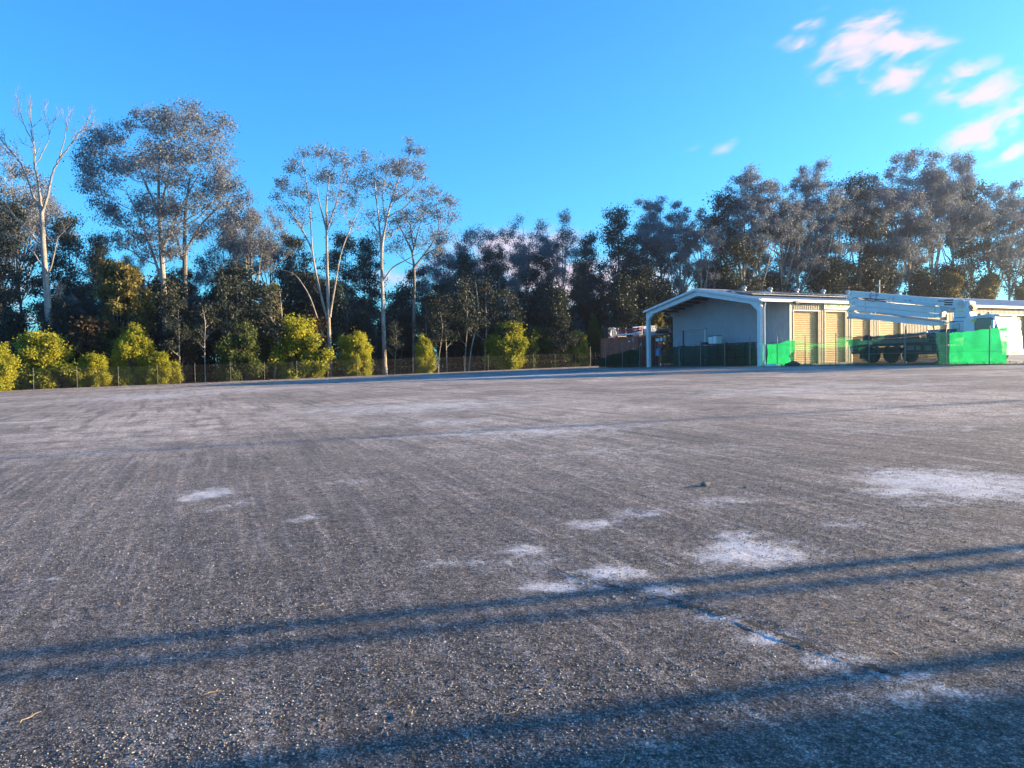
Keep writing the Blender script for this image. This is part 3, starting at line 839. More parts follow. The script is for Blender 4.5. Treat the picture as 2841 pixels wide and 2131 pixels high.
for s in (0, 1):
    x0 = .125 + s * 1.1; d = MB().cbox((x0, .02, .13), (x0 + 1.085, .07, CT - .13), .01).build('door', M_RUST, cont)
    for z in (.35, 1.1, 1.85, 2.4):
        mb = MB(); mb.box((x0 + .08, .0, z), (x0 + 1.0, .018, z + .16)); mb.build('door_rib', M_RUST, d)
    for xx in (.28, .80):
        mb = MB(); mb.tube([(x0 + xx, -.03, .08), (x0 + xx, -.03, CT - .08)], .02, 6); mb.build('locking_rod', M_GALV, d)
mb = MB(); mb.lathe([(.001, 0), (.09, 0), (.09, .004), (.001, .004)], Matrix.Translation((.36, -.012, 2.1)) @ Matrix.Rotation(R(90), 4, 'X') @ Matrix.Diagonal((.7, 1.4, 1, 1)), 16); mb.build('door_sticker', M_WPLAST, cont)
for (y, z, w, h) in ((1.1, 2.35, .35, .10), (.62, 2.4, .06, .34), (.55, 1.45, .06, .36)):
    mb = MB(); mb.box((-.033, y, z), (-.030, y + w, z + h)); mb.build('label_plate', M_WPLAST, cont)

def on_cont(x, y, z=0): return cont_M @ Vector((x, y, CT - .018 + z))
def thing_at(name, p, label, cat, group=None, rz=0.0):
    return empty(name, matrix=Matrix.Translation(p) @ Matrix.Rotation(math.atan2(SA.y, SA.x) + rz, 4, 'Z'), label=label, cat=cat, group=group)
t = thing_at('storage_tank', on_cont(.55, 5.45), 'upright black plastic tank at the far end of the red container roof', 'tank')
MB().cbox((-.4, -.4, 0), (.4, .4, 1.0), .06).build('body', M_BLACK, t)
MB().lathe([(.16, 1.0), (.16, 1.07), (.10, 1.1)], n=14).build('cap', M_BLACK, t)
def hose_coil(p, label, R0, turns, m, tilt):
    mb = MB(); pts = []
    for k in range(turns * 18 + 1):
        a = 2 * math.pi * k / 18
        pts.append((R0 * math.cos(a), .05 * k / 18 - .05 * turns / 2, R0 * math.sin(a)))
    mb.tube(pts, .06, 7); o = mb.build('hose_coil', m, None, smooth=True)
    o.matrix_world = Matrix.Translation(p) @ Matrix.Rotation(math.atan2(SA.y, SA.x) + tilt, 4, 'Z')
    tag(o, label, 'hose')
hose_coil(on_cont(.5, 4.62, .55), 'white delivery hose standing in loops next to the black tank', .46, 3, M_WPLAST, R(90))
hose_coil(on_cont(.62, 3.95, .50), 'black and thick delivery hose loops beside the white hose', .42, 3, M_BLACK, R(75))
t = thing_at('pipe_cradle', on_cont(.2, 3.35), 'dark steel cradle frame holding pipes on the red container', 'rack')
for y in (0, -2.75):
    for x in (0, .9): MB().box((x, y, 0), (x + .05, y + .05, .95)).build('post', M_GALV, t)
    MB().box((.05, y + .005, .10), (.9, y + .045, .16)).build('bearer', M_GALV, t)
for k, (m, z, x, lb) in enumerate(((M_RED, .66, .15, 'faded red delivery pipe, topmost on the container cradle'), (M_RED, .46, .22, 'faded red delivery pipe just below the topmost one'), (M_WPLAST, .24, .14, 'white delivery pipe lowest in the container cradle'))):
    mb = MB(); a, b = Vector((0, .35, z + .02)), Vector((0, -3.25, z + (.10 if k < 2 else .05)))
    mb.tube([a, b], .085, 10); mb.tube([a, a + Vector((0, .07, 0))], .11, 10); mb.tube([b, b - Vector((0, .07, 0))], .11, 10)
    o = mb.build('delivery_pipe', m, None, smooth=True); o.matrix_world = Matrix.Translation(on_cont(.2 + x, 3.35)) @ Matrix.Rotation(math.atan2(SA.y, SA.x), 4, 'Z')
    tag(o, lb, 'pipe')
# caged liquid tanks standing on the container roof behind the pipes
def ibc(p, label, fill):
    t = thing_at('caged_tank', p, label, 'tank')
    MB().cbox((.06, .06, .16), (.94, .94, fill), .05).build('bottle', M_WPLAST, t)
    MB().box((0, 0, 0), (1, 1, .12)).build('pallet', M_TIMBER, t)
    mb = MB()
    for z in (.14, .42, .70, 1.0): mb.tube([(.02, .02, z), (.98, .02, z), (.98, .98, z), (.02, .98, z), (.02, .02, z)], .022, 5)
    for i in range(6):
        a = .02 + .96 * i / 5
        for q in ((a, .02), (a, .98), (.02, a), (.98, a)): mb.tube([(*q, .12), (*q, 1.0)], .02, 5)
    mb.build('cage', M_WPLAST, t)
ibc(on_cont(1.25, 1.45), 'white caged liquid tank on the container roof behind the red pipes', .55)
ibc(on_cont(1.32, .15), 'fuller white caged liquid tank at the door end of the container roof', .78)
# shelf rack and heap between the container and the shed
def local_pt(x, y, z=0.0):
    p = SHED_M @ Vector((x, y, 0)); p.z = gz(p.x, p.y) + .03 + z; return p
t = thing_at('shelf_rack', local_pt(2.3, 14.05), 'dark steel shelf rack crowded with boxes next to the red container', 'rack')
for x in (0, 1.0):
    for y in (0, 1.3): MB().box((x, y, 0), (x + .06, y + .06, 2.9)).build('post', M_DARK, t)
for z in (.5, 1.15, 1.7, 2.25, 2.84): MB().box((.005, .005, z), (1.055, 1.355, z + .04)).build('shelf', M_DARK, t)
RACK = t.matrix_world.copy()
for k, (x, y, z, sx, sy, sz, m, lb) in enumerate([(.08, .12, 2.29, .4, .35, .34, M_WPLAST, 'white box on the upper shelf of the dark rack'), (.08, .62, 2.29, .4, .5, .28, M_WPLAST, 'wide white box beside the other on the upper shelf'),
        (.08, .1, 1.74, .4, .9, .24, M_RED, 'red and long box on the middle shelf of the dark rack'), (.08, .15, 2.88, .6, 1.0, .12, M_GALV, 'flat grey sheet pile lying on top of the dark rack')]):
    o = MB().cbox((x, y, 0), (x + sx, y + sy, sz), .015).build('storage_box', m); o.matrix_world = RACK @ Matrix.Translation((0, 0, z + .003)); tag(o, lb, 'box')
def heap(name, p, r, label, cat, m, seed):
    bm = bmesh.new(); bmesh.ops.create_icosphere(bm, subdivisions=3, radius=1)
    rr = random.Random(seed); ph = [rr.uniform(0, 6) for _ in range(6)]
    for v in bm.verts:
        k = 1 + .12 * math.sin(v.co.x * 5 + ph[0]) * math.sin(v.co.y * 4 + ph[1]) + .08 * math.sin(v.co.z * 9 + ph[2] + v.co.x * 3)
        v.co = Vector((v.co.x * r[0], v.co.y * r[1], max(v.co.z, -.15) * r[2])) * k
    o = MB().bm(bm).build(name, m, None, smooth=True); o.matrix_world = Matrix.Translation(p) @ Matrix.Rotation(math.atan2(SA.y, SA.x), 4, 'Z'); tag(o, label, cat)
heap('tarpaulin_heap', RACK @ Vector((.5, .6, 3.10)), (.7, .9, .35), 'black tarpaulin thrown over a heap on top of the dark rack', 'tarpaulin', M_BLACK, 8)
for k, (z, lb) in enumerate(((.0, 'dark stand under the blue crate by the carport column'), )):
    t = thing_at('low_stand', local_pt(.75, 12.62), lb, 'stand')
    for x in (0, .45):
        for y in (0, .5): MB().box((x, y, 0), (x + .05, y + .05, .95)).build('leg', M_DARK, t)
    MB().box((-.02, -.02, .951), (.52, .57, 1.0)).build('top', M_GALV, t)
    ST = t.matrix_world.copy()
o = MB().cbox((0, 0, 0), (.45, .5, .42), .02).cbox((.03, .03, .42), (.3, .45, .62), .02).build('crate', M_BLUE); o.matrix_world = ST @ Matrix.Translation((.02, .02, 1.003)); tag(o, 'stepped light blue plastic crate on a dark stand by the carport column', 'crate')

# rack of materials behind the net, inside the carport
t = thing_at('material_rack', local_pt(1.05, 1.6), 'long steel rack of building materials standing in the carport', 'rack')
for y in (0, 2.0, 4.0, 6.0):
    for x in (0, 1.0): MB().box((x, y, 0), (x + .07, y + .07, 1.78)).build('post', M_DARK, t)
for z in (.6, 1.2, 1.72): MB().box((.01, .01, z), (1.06, 6.06, z + .055)).build('shelf', M_DARK, t)
MR = t.matrix_world.copy()
def rk(y, x=.1, z=1.778): return MR @ Matrix.Translation((x, y, z))
y_tub = gable_y(1985, 950, 1.4)[0] - 1.6
t = empty('water_tub', matrix=rk(y_tub - .35), label='white plastic water tub with a dark lid on the material rack', cat='tub')
mb = MB(); mb.cbox((0, 0, 0), (.6, .42, .62), .05); mb.build('tank', M_WPLAST, t)
mb = MB(); mb.cbox((0, .47, 0), (.6, .93, .56), .05); mb.build('tank', M_WPLAST, t)
mb = MB(); mb.box((-.02, -.02, .625), (.62, .95, .66)); mb.build('lid', M_BLACK, t)
for k, (y0_, y1_, x, z, r, m, lb) in enumerate([(.1, 3.0, .2, .045, .04, M_GALV, 'grey steel tube lying along the front of the material rack'), (.4, 3.4, .38, .045, .045, M_BLACK, 'black pipe lying beside the grey tube on the rack'),
        (-.55, 2.4, .29, .125, .045, M_GALV, 'grey tube lying across the top of the other pipes'), (4.6, 6.0, .3, .06, .06, M_BLACK, 'short black pipe at the far end of the rack')]):
    o = MB().tube([(x, y0_, z), (x, y1_, z)], r, 8).build('steel_tube', m, None, smooth=True); o.matrix_world = rk(0, 0); tag(o, lb, 'tube')
o = MB().cbox((0, 0, 0), (.5, .7, .16), .03).build('tool_bag', M_BLACK); o.matrix_world = rk(y_tub + .75); tag(o, 'flat black tool bag beside the white water tub', 'bag')
o = MB().cbox((0, 0, 0), (.6, .9, .28), .02).build('timber_box', M_TIMBER); o.matrix_world = rk(2.9, .3, 1.26); tag(o, 'low timber box on the middle shelf of the rack', 'box')
# ------------------------------------------------------------------ net fence along the shed front
M_POST = mat('galvanised_post', (.26, .245, .23), .7, metal=.2, var=.4, vscale=6, dirt=(.18, .12, .08), dscale=5, damt=.6)
def net_material(name, col, cover):
    m = bpy.data.materials.new(name); m.use_nodes = True
    t = m.node_tree; t.nodes.clear()
    co = t.nodes.new('ShaderNodeTexCoord').outputs['Object']
    n = t.nodes.new('ShaderNodeTexNoise'); n.inputs['Scale'].default_value = 1.4; n.inputs['Detail'].default_value = 6; n.inputs['Roughness'].default_value = .6; t.links.new(co, n.inputs['Vector'])
    mp = t.nodes.new('ShaderNodeMapping'); mp.inputs['Scale'].default_value = (1, 1.2, 40); t.links.new(co, mp.inputs[0])
    n2 = t.nodes.new('ShaderNodeTexNoise'); n2.inputs['Scale'].default_value = 1.0; n2.inputs['Detail'].default_value = 3; t.links.new(mp.outputs[0], n2.inputs['Vector'])
    mr = t.nodes.new('ShaderNodeMapRange'); mr.inputs[1].default_value = .3; mr.inputs[2].default_value = .7; mr.inputs[3].default_value = .75; mr.inputs[4].default_value = 1.2; t.links.new(n.outputs['Fac'], mr.inputs[0])
    mx = t.nodes.new('ShaderNodeMix'); mx.data_type = 'RGBA'; mx.blend_type = 'MULTIPLY'; mx.inputs[0].default_value = 1; mx.inputs[6].default_value = (*col, 1); t.links.new(mr.outputs[0], mx.inputs[7])
    d = t.nodes.new('ShaderNodeBsdfDiffuse'); t.links.new(mx.outputs[2], d.inputs['Color'])
    tr = t.nodes.new('ShaderNodeBsdfTranslucent'); t.links.new(mx.outputs[2], tr.inputs['Color'])
    a = t.nodes.new('ShaderNodeMixShader'); a.inputs[0].default_value = .62; t.links.new(d.outputs[0], a.inputs[1]); t.links.new(tr.outputs[0], a.inputs[2])
    tp = t.nodes.new('ShaderNodeBsdfTransparent')
    cv = t.nodes.new('ShaderNodeMapRange'); cv.inputs[1].default_value = .3; cv.inputs[2].default_value = .7; cv.inputs[3].default_value = cover - .08; cv.inputs[4].default_value = cover + .08; t.links.new(n2.outputs['Fac'], cv.inputs[0])
    b = t.nodes.new('ShaderNodeMixShader'); t.links.new(cv.outputs[0], b.inputs[0]); t.links.new(tp.outputs[0], b.inputs[1]); t.links.new(a.outputs[0], b.inputs[2])
    o = t.nodes.new('ShaderNodeOutputMaterial'); t.links.new(b.outputs[0], o.inputs[0])
    return m
M_NET = net_material('green_shade_net', (.010, .29, .105), .90)
M_NET_SHADOWED = net_material('shadow_toned_green_net', (.009, .085, .055), .88)  # same net, colour darkened to paint in the shed's shadow
M_NET_THIN = net_material('worn_green_shade_net', (.05, .40, .13), .34)
NX = .45
nfence = empty('net_fence', matrix=SHED_M, label='steel post fence hung with green shade net across the shed front', cat='fence')
def nl(x, y, z):
    p = SHED_M @ Vector((x, y, 0)); return Vector((x, y, gz(p.x, p.y) - C0.z + z))
posts_l = [-23.2, -20.5, -17.7, -15.0, -12.2, -9.5, -6.85, -4.1, -1.43, 1.22, 3.7, 6.2, 8.67, 11.1, 13.6, 16.0, 18.5, 21.0, 23.5]
ph = {-12.2: 2.2, 8.67: 2.2, 11.1: 2.35}
for l in posts_l:
    h = ph.get(l, 2.15 + .06 * math.sin(l * 3)); r = .045 if l == 11.1 else .03
    lean = .03 * math.sin(l * 5)
    o = MB().tube([nl(NX - .05, -l, -.2), nl(NX - .05, -l + lean, h)], r, 7).build('post', M_POST, nfence, smooth=True)
    if l == 1.22: MB().box(tuple(nl(NX - .09, -l - .62, h - .42)), tuple(nl(NX - .05, -l + .62, h - .38))).build('cross_arm', M_DARK, o)
def wire(l0, l1, h, sag=.03, r=.009):
    pts = [nl(NX - .012, -(l0 + (l1 - l0) * k / 24), h - sag * math.sin(k / 24 * math.pi * (l1 - l0) / 2.5) ** 2) for k in range(25)]
    MB().tube(pts, r, 4).build('wire', M_POST, nfence)
for (l0, l1, h) in ((-23, -12.3, .05), (-12, 24, .06), (7.4, 13.6, 1.52), (7.4, 24, .74), (1.3, 8.6, 1.55)): wire(l0, l1, h)
def net(l0, l1, top, name='net', m=M_NET, bottom=lambda l: .04, seed=1, amp=.05, step=.11):
    n = max(4, int((l1 - l0) / step)); k = 14
    V = []; Fs = []
    r = np.random.default_rng(seed); p = r.uniform(0, 6.28, 8)
    for i in range(n + 1):
        l = l0 + (l1 - l0) * i / n; zb, zt = bottom(l), top(l)
        for j in range(k + 1):
            v = j / k
            w = amp * (math.sin(l * 4.1 + p[0] + v * 2.2) * .5 + math.sin(l * 9.3 + p[1] - v * 3) * .3 + math.sin(l * 2.2 + v * 6 + p[2]) * .5) * (1 - .7 * abs(2 * v - 1))
            V.append(nl(NX + .06 + w, -l, zb + (zt - zb) * v))
    for i in range(n):
        for j in range(k):
            a = i * (k + 1) + j; Fs.append((a, a + 1, a + k + 2, a + k + 1))
    mb = MB(); mb.add(V, Fs); return mb.build(name, m, nfence, smooth=True)
def lerp_prof(P):
    xs, zs = zip(*P)
    return lambda l: float(np.interp(l, xs, zs))
def sag(P, amt=.05):
    f = lerp_prof(P)
    return lambda l: f(l) + amt * math.sin(l * 2.51) * .5 + .02 * math.sin(l * 9)
net(-21.9, -20.5, sag([(-21.9, .95), (-20.5, 1.0)]), seed=2, m=M_NET_SHADOWED)
net(-20.5, -15.0, sag([(-20.5, 1.15), (-17.7, 1.45), (-15, 1.8)]), seed=3, m=M_NET_SHADOWED)
net(-12.1, -9.5, sag([(-12.1, 1.72), (-9.5, 1.74)]), seed=4, m=M_NET_SHADOWED)
net(-9.48, -4.1, sag([(-9.5, 1.78), (-6.8, 1.70), (-4.1, 1.74)]), seed=5, m=M_NET_SHADOWED)
net(-4.08, -.90, sag([(-4.1, 1.74), (-1.4, 1.70), (-.9, 1.7)]), seed=6, m=M_NET_SHADOWED)
net(-.78, -.50, sag([(-.8, 1.64), (-.5, 1.66)]), seed=7, bottom=lambda l: .35 + .4 * abs(math.sin(l * 13)), step=.04)
net(-.46, -.12, sag([(-.46, 1.30), (-.12, 1.66)]), seed=8, bottom=lambda l: .10 + .3 * abs(math.sin(l * 11 + 1)), step=.04)
net(.14, 2.72, lerp_prof([(.1, 1.58), (.9, 1.58), (1.3, 1.60), (1.6, 1.72), (2.1, 1.80), (2.72, 1.80)]), seed=9, amp=.09)
net(2.76, 7.35, lerp_prof([(2.7, 1.80), (3.3, 1.80), (3.8, 1.66), (4.4, 1.50), (5.0, 1.46), (5.6, 1.55), (6.3, 1.80), (6.9, 1.92), (7.35, 1.90)]), m=M_NET_THIN, seed=10, amp=.10)
net(7.38, 11.1, sag([(7.4, 1.86), (9, 1.84), (11.1, 1.9)], .03), m=net_material('truck_shadow_toned_net_rear', (.007, .055, .045), .84), seed=11)  # net colour darkened to paint in the truck's shadow
net(11.12, 13.70, sag([(11.1, 1.9), (12.5, 1.85), (14.05, 1.84)], .03), m=net_material('truck_shadow_toned_net_front', (.007, .055, .045), .86), seed=12)  # truck's shadow continued here by the same darkened colour
net(13.74, 16.85, sag([(13.74, 1.82), (15, 1.86), (16.6, 1.96), (17.25, 1.96)], .03), seed=13, amp=.06)
# litter caught along the foot of the net fence
M_WEED = leaf_mat('fence_weeds', (.06, .08, .025), (.20, .20, .07), .3, 1.0)
# concrete foot block under the cross-armed post and a timber sleeper heap
p = nl(NX - .1, -1.1, 0)
def world(p): return SHED_M @ Vector(p)
for (l, sx, sy, sz, m, nm, lb, cat) in [(1.35, .5, 1.0, .16, M_WPLAST, 'concrete_block', 'pale broken concrete block at the foot of the cross-armed fence post', 'block'),
        (3.2, .45, .9, .30, M_DARK, 'tyre_pile', 'low dark heap of rubber scraps under the sagging net', 'heap'), (4.3, .4, .8, .14, M_TIMBER, 'timber_sleeper', 'weathered timber sleeper lying under the sagging net', 'sleeper')]:
    q = nl(NX - .62, -l, 0); q = world(q); rot = math.atan2(SA.y, SA.x)
    if nm == 'tyre_pile':
        heap('rubber_heap', q, (.30, .7, .32), lb, cat, M_BLACK, 5); continue
    o = MB().cbox((-sx / 2, -sy / 2, 0), (sx / 2, sy / 2, sz), .03).build(nm, m); o.matrix_world = Matrix.Translation(q) @ Matrix.Rotation(rot + .1, 4, 'Z'); tag(o, lb, cat)

# ------------------------------------------------------------------ long chain-link fence
def chain_material():
    m = bpy.data.materials.new('chain_link_mesh'); m.use_nodes = True
    t = m.node_tree; b = t.nodes['Principled BSDF']; b.inputs['Base Color'].default_value = (.06, .06, .06, 1); b.inputs['Roughness'].default_value = .6; out = t.nodes['Material Output']
    co = t.nodes.new('ShaderNodeTexCoord').outputs['Object']
    vals = []
    for rot in (45, -45):
        mp = t.nodes.new('ShaderNodeMapping'); mp.inputs['Rotation'].default_value = (0, R(rot), 0); t.links.new(co, mp.inputs[0])
        w = t.nodes.new('ShaderNodeTexWave'); w.inputs['Scale'].default_value = 5.2; w.inputs['Distortion'].default_value = 0; t.links.new(mp.outputs[0], w.inputs['Vector'])
        g = t.nodes.new('ShaderNodeMath'); g.operation = 'GREATER_THAN'; g.inputs[1].default_value = .997; t.links.new(w.outputs['Fac'], g.inputs[0]); vals.append(g.outputs[0])
    mx = t.nodes.new('ShaderNodeMath'); mx.operation = 'MAXIMUM'; t.links.new(vals[0], mx.inputs[0]); t.links.new(vals[1], mx.inputs[1])
    tp = t.nodes.new('ShaderNodeBsdfTransparent'); ms = t.nodes.new('ShaderNodeMixShader'); t.links.new(mx.outputs[0], ms.inputs[0]); t.links.new(tp.outputs[0], ms.inputs[1]); t.links.new(b.outputs[0], ms.inputs[2]); t.links.new(ms.outputs[0], out.inputs[0])
    return m
M_CHAIN = chain_material()
M_CPOST = mat('dull_fence_post', (.15, .145, .14), .7, var=.3, vscale=6)
cf = empty('chain_link_fence', (F0[0], F0[1], gz(*F0)), label='low chain-link fence with slim steel posts in front of the shrubs', cat='fence')
def cl(t, z, q=0.0):
    x, y = fence_pt(t, q); return Vector((x - F0[0], y - F0[1], gz(x, y) - gz(*F0) + z))
tp_list = [3.0 * k for k in range(-5, 22)]
for t_ in tp_list:
    h = 1.72 + .05 * math.sin(t_ * 1.7)
    mb = MB(); mb.tube([cl(t_, -.3), cl(t_, h)], .019, 7)
    if t_ == 27: mb.tube([cl(t_, h - .05), cl(t_, h + .32, .25)], .03, 7)
    mb.build('post', M_CPOST, cf, smooth=True)
for i in range(len(tp_list) - 1):
    a, b = tp_list[i], tp_list[i + 1]
    me = bpy.data.meshes.new('mesh_panel'); me.from_pydata([tuple(cl(a, .05, -.035)), tuple(cl(b, .05, -.035)), tuple(cl(b, 1.55, -.035)), tuple(cl(a, 1.55, -.035))], [], [(0, 1, 2, 3)])
    me.materials.append(M_CHAIN); link(bpy.data.objects.new('mesh_panel', me), cf)
for z in (.06, .8, 1.56):
    MB().tube([cl(t_, z, -.04) for t_ in tp_list], .004, 4).build('wire', M_DARK, cf)
# ------------------------------------------------------------------ concrete pump truck
TH = Vector((.5, -.866, 0)).normalized(); TS = Vector((-TH.y, TH.x, 0))
TO = base_at(2442, 50.0); TO.z = gz(TO.x + TH.x * 3, TO.y + TH.y * 3) + .035
TRUCK_M = frame_at(TO, TH, TS)
truck = empty('pump_truck', matrix=TRUCK_M, label='white concrete pump truck with its boom folded back over the deck', cat='truck')
def tl(px, py, y=0.0):
    d = ray(px, py); o = EYE - TO
    t = (y - o.dot(TS)) / d.dot(TS); p = o + d * t
    return p.dot(TH), p.z
def z2(pts, y):          # outline read off an enlargement of the photograph
    return [tl(2200 + a / 3.451, 740 + b / 3.451, y) for a, b in pts]
M_TW = mat('white_truck_paint', (.66, .66, .66), .3, var=.06, vscale=1.5, dirt=(.50, .46, .40), dscale=1.3, damt=.35, spec=.5)
M_DECK = mat('grey_deck_steel', (.16, .17, .17), .6, var=.3, vscale=2)
M_TYRE = mat('tyre_rubber', (.022, .022, .024), .85, var=.2)
M_CHROME = mat('bright_wheel_metal', (.62, .62, .64), .25, metal=.8, var=.1)
M_GLASS = mat('dark_window_glass', (.03, .035, .04), .06, var=.05, spec=.9)
M_YEL = mat('yellow_sign', (.80, .72, .02), .5, var=.08)
M_HYD = mat('hydraulic_rod', (.55, .53, .52), .25, metal=.7, var=.1)
M_ORANGE = mat('orange_linkage', (.60, .22, .06), .5, var=.25)
M_MAROON = mat('maroon_paint', (.22, .03, .04), .5, var=.2)
M_HOPGRN = mat('green_hopper_paint', (.03, .25, .12), .5, var=.25)
M_NAVY = mat('flag_navy', (.012, .018, .09), .5, var=.1)
M_FRED = mat('flag_red', (.50, .02, .03), .5, var=.1)
M_BMARK = mat('boom_mark_blue', (.05, .13, .30), .5, var=.1)
M_LAMP = mat('lamp_lens', (.85, .82, .75), .1, var=.05)
M_PIPE = mat('worn_boom_pipe', (.52, .46, .44), .45, var=.25, vscale=4)

# chassis and deck
MB().cbox((-2.0, .75, .75), (7.3, .95, 1.02), .01).build('chassis_rail', M_DARK, truck)
MB().cbox((-2.0, 1.55, .75), (7.3, 1.75, 1.02), .01).build('chassis_rail', M_DARK, truck)
MB().cbox((-1.75, .12, 1.16), (4.9, 2.38, 1.30), .02).build('deck', M_DECK, truck)
MB().cbox((-1.7, .06, 1.31), (3.3, .14, 1.52), .01).build('deck_rail', M_SIGN, truck)
MB().cbox((1.55, .16, .55), (3.55, .72, 1.14), .03).build('side_tank', M_DARK, truck)
for x, w in ((1.75, .55), (2.4, .30)): MB().cbox((x, .13, .80), (x + w, .165, 1.10), .01).build('locker_door', M_TW, truck)
MB().cbox((2.95, .10, .76), (3.5, .155, 1.10), .025).build('fuel_tank_end', M_CHROME, truck)
MB().cbox((3.0, .3, 1.31), (4.7, 2.2, 1.95), .03).build('water_tank', M_DECK, truck)
MB().cbox((-.9, .5, 1.31), (2.6, 2.0, 1.62), .03).build('pump_cover', M_DECK, truck)
MB().tube([(-1.3, .35, 1.70), (-.6, .35, 1.74), (1.5, .35, 1.78), (3.0, .4, 1.95)], .07, 8).build('deck_pipe', M_PIPE, truck, smooth=True)
MB().tube([(-1.2, .55, 1.52), (-.3, .6, 1.58), (2.4, .6, 1.7)], .085, 8).build('pump_cylinder', M_HYD, truck, smooth=True)
for x in (.3, 1.15):
    MB().tube([(x, .08, 1.30), (x + .03, .08, 1.72), (x + .35, .08, 1.72), (x + .38, .08, 1.30)], .022, 6).build('grab_rail', M_DARK, truck, smooth=True)
# wheels
def wheel(x, near, r=.53):
    y0, y1 = (.02, .36) if near else (2.14, 2.48)
    w = MB().lathe([(r * .60, -.17), (r * .93, -.17), (r, -.12), (r, .12), (r * .93, .17), (r * .60, .17)], Matrix.Translation((x, (y0 + y1) / 2, r)) @ Matrix.Rotation(R(90), 4, 'X'), 28).build('wheel', M_TYRE, truck, smooth=True)
    s = 1 if near else -1
    f = Matrix.Translation((x, (y0 + y1) / 2, r)) @ Matrix.Rotation(R(90) * s, 4, 'X')
    MB().lathe([(r * .60, .165), (r * .55, .16), (r * .50, .06), (r * .28, .07), (r * .26, .15), (r * .12, .17), (.01, .17)], f, 24).build('rim', M_CHROME, w, smooth=True)
    mb = MB()
    for i in range(10):
        a = 2 * math.pi * i / 10; c = f @ Vector((r * .34 * math.cos(a), r * .34 * math.sin(a), .07)); d = f @ Vector((r * .34 * math.cos(a), r * .34 * math.sin(a), .105)); mb.cyl(c, d, .02, n=6)
    mb.build('wheel_nuts', M_DARK, w)
for x in (-.70, .72, 4.32, 6.37):
    wheel(x, True); wheel(x, False)
for x in (-.70, .72):
    pts = [(x + .64 * math.cos(a), .18, .53 + .64 * math.sin(a)) for a in np.linspace(R(10), R(165), 14)]
    V, Fs = [], []
    for p in pts: V += [(p[0], .0, p[2]), (p[0], .40, p[2])]
    for k in range(len(pts) - 1): Fs.append((2 * k, 2 * k + 1, 2 * k + 3, 2 * k + 2))
    g = MB(); g.add(V, Fs); g.build('mudguard', M_BLACK, truck, smooth=True)
    MB().tube([(p[0], .0, p[2]) for p in pts], .018, 5).build('guard_trim', M_CHROME, truck, smooth=True)
MB().box((-1.55, .05, .28), (-1.50, .55, .95)).build('mud_flap', M_BLACK, truck)
# hopper at the rear
hp = MB().prism([(-2.75, 1.55), (-1.75, 1.55), (-1.85, .75), (-2.45, .62)], .45, 2.05).build('hopper', M_HOPGRN, truck)
MB().prism([(-2.84, 1.56), (-1.7, 1.56), (-1.72, 1.66), (-2.80, 1.66)], .35, 2.15).build('hopper_grate', M_HOPGRN, hp)
MB().tube([(-2.3, .40, 1.45), (-2.25, .36, 1.05), (-1.95, .36, .75)], .06, 8).build('agitator_drive', M_GALV, hp, smooth=True)
MB().cyl((-2.2, .16, .95), (-2.2, .42, .95), .16, n=14).build('hydraulic_motor', M_GALV, hp, smooth=True)
mb = MB(); cx, cz = tl(2200 + 710 / 3.451, 740 + 698 / 3.451, .2); mb.lathe([(.02, -.20), (.22, -.18), (.32, -.08), (.34, 0), (.32, .08), (.22, .18), (.02, .20)], Matrix.Translation((cx, .25, cz)) @ Matrix.Rotation(R(90), 4, 'X'), 20); mb.build('cleaning_ball_drum', M_MAROON, truck, smooth=True)
# outrigger leg behind the cab
MB().cbox((3.75, .05, .55), (4.0, .30, 1.9), .02).build('outrigger_leg', M_TW, truck)
MB().cyl((3.87, .17, .12), (3.87, .17, .60), .07, n=10).cyl((3.87, .17, .06), (3.87, .17, .12), .2, n=14).build('outrigger_foot', M_HYD, truck, smooth=True)
# flag board along the deck side
x0, zt_ = tl(2200 + 1290 / 3.451, 740 + 606 / 3.451, .05); x1, zb_ = tl(2200 + 1562 / 3.451, 740 + 668 / 3.451, .05)
flag = MB().cbox((x0, .04, zb_), (x1, .09, zt_), .008).build('flag_board', M_NAVY, truck)
fw = (x1 - x0) * .47; fh = zt_ - zb_
def bar(p, q, w, y, m, nm):
    p, q = Vector(p), Vector(q); d = (q - p).normalized(); n = Vector((-d.y, d.x)) * w / 2
    poly = [(p + n), (q + n), (q - n), (p - n)]; MB().prism([(a.x, a.y) for a in poly], y, y - .002).build(nm, m, flag)
fx, fz = x0, zb_
bar((fx, fz), (fx + fw, fz + fh), .07, .038, M_WPLAST, 'flag_saltire'); bar((fx, fz + fh), (fx + fw, fz), .07, .0375, M_WPLAST, 'flag_saltire')
bar((fx, fz), (fx + fw, fz + fh), .025, .0345, M_FRED, 'flag_saltire'); bar((fx, fz + fh), (fx + fw, fz), .025, .034, M_FRED, 'flag_saltire')
bar((fx, fz + fh / 2), (fx + fw, fz + fh / 2), .13, .031, M_WPLAST, 'flag_cross'); bar((fx + fw / 2, fz), (fx + fw / 2, fz + fh), .13, .0305, M_WPLAST, 'flag_cross')
bar((fx, fz + fh / 2), (fx + fw, fz + fh / 2), .075, .0275, M_FRED, 'flag_cross'); bar((fx + fw / 2, fz), (fx + fw / 2, fz + fh), .075, .027, M_FRED, 'flag_cross')
def star(cx, cz, r, n=7):
    P = []
    for i in range(2 * n):
        a = math.pi * i / n + math.pi / 2; q = r if i % 2 == 0 else r * .45; P.append((cx + q * math.cos(a), cz + q * math.sin(a)))
    MB().prism(P, .038, .036).build('flag_star', M_WPLAST, flag)
for u, v, r in ((.62, .25, .05), (.78, .72, .05), (.88, .55, .045), (.92, .30, .05), (.75, .22, .04)): star(x0 + (x1 - x0) * u, zb_ + fh * v, r)

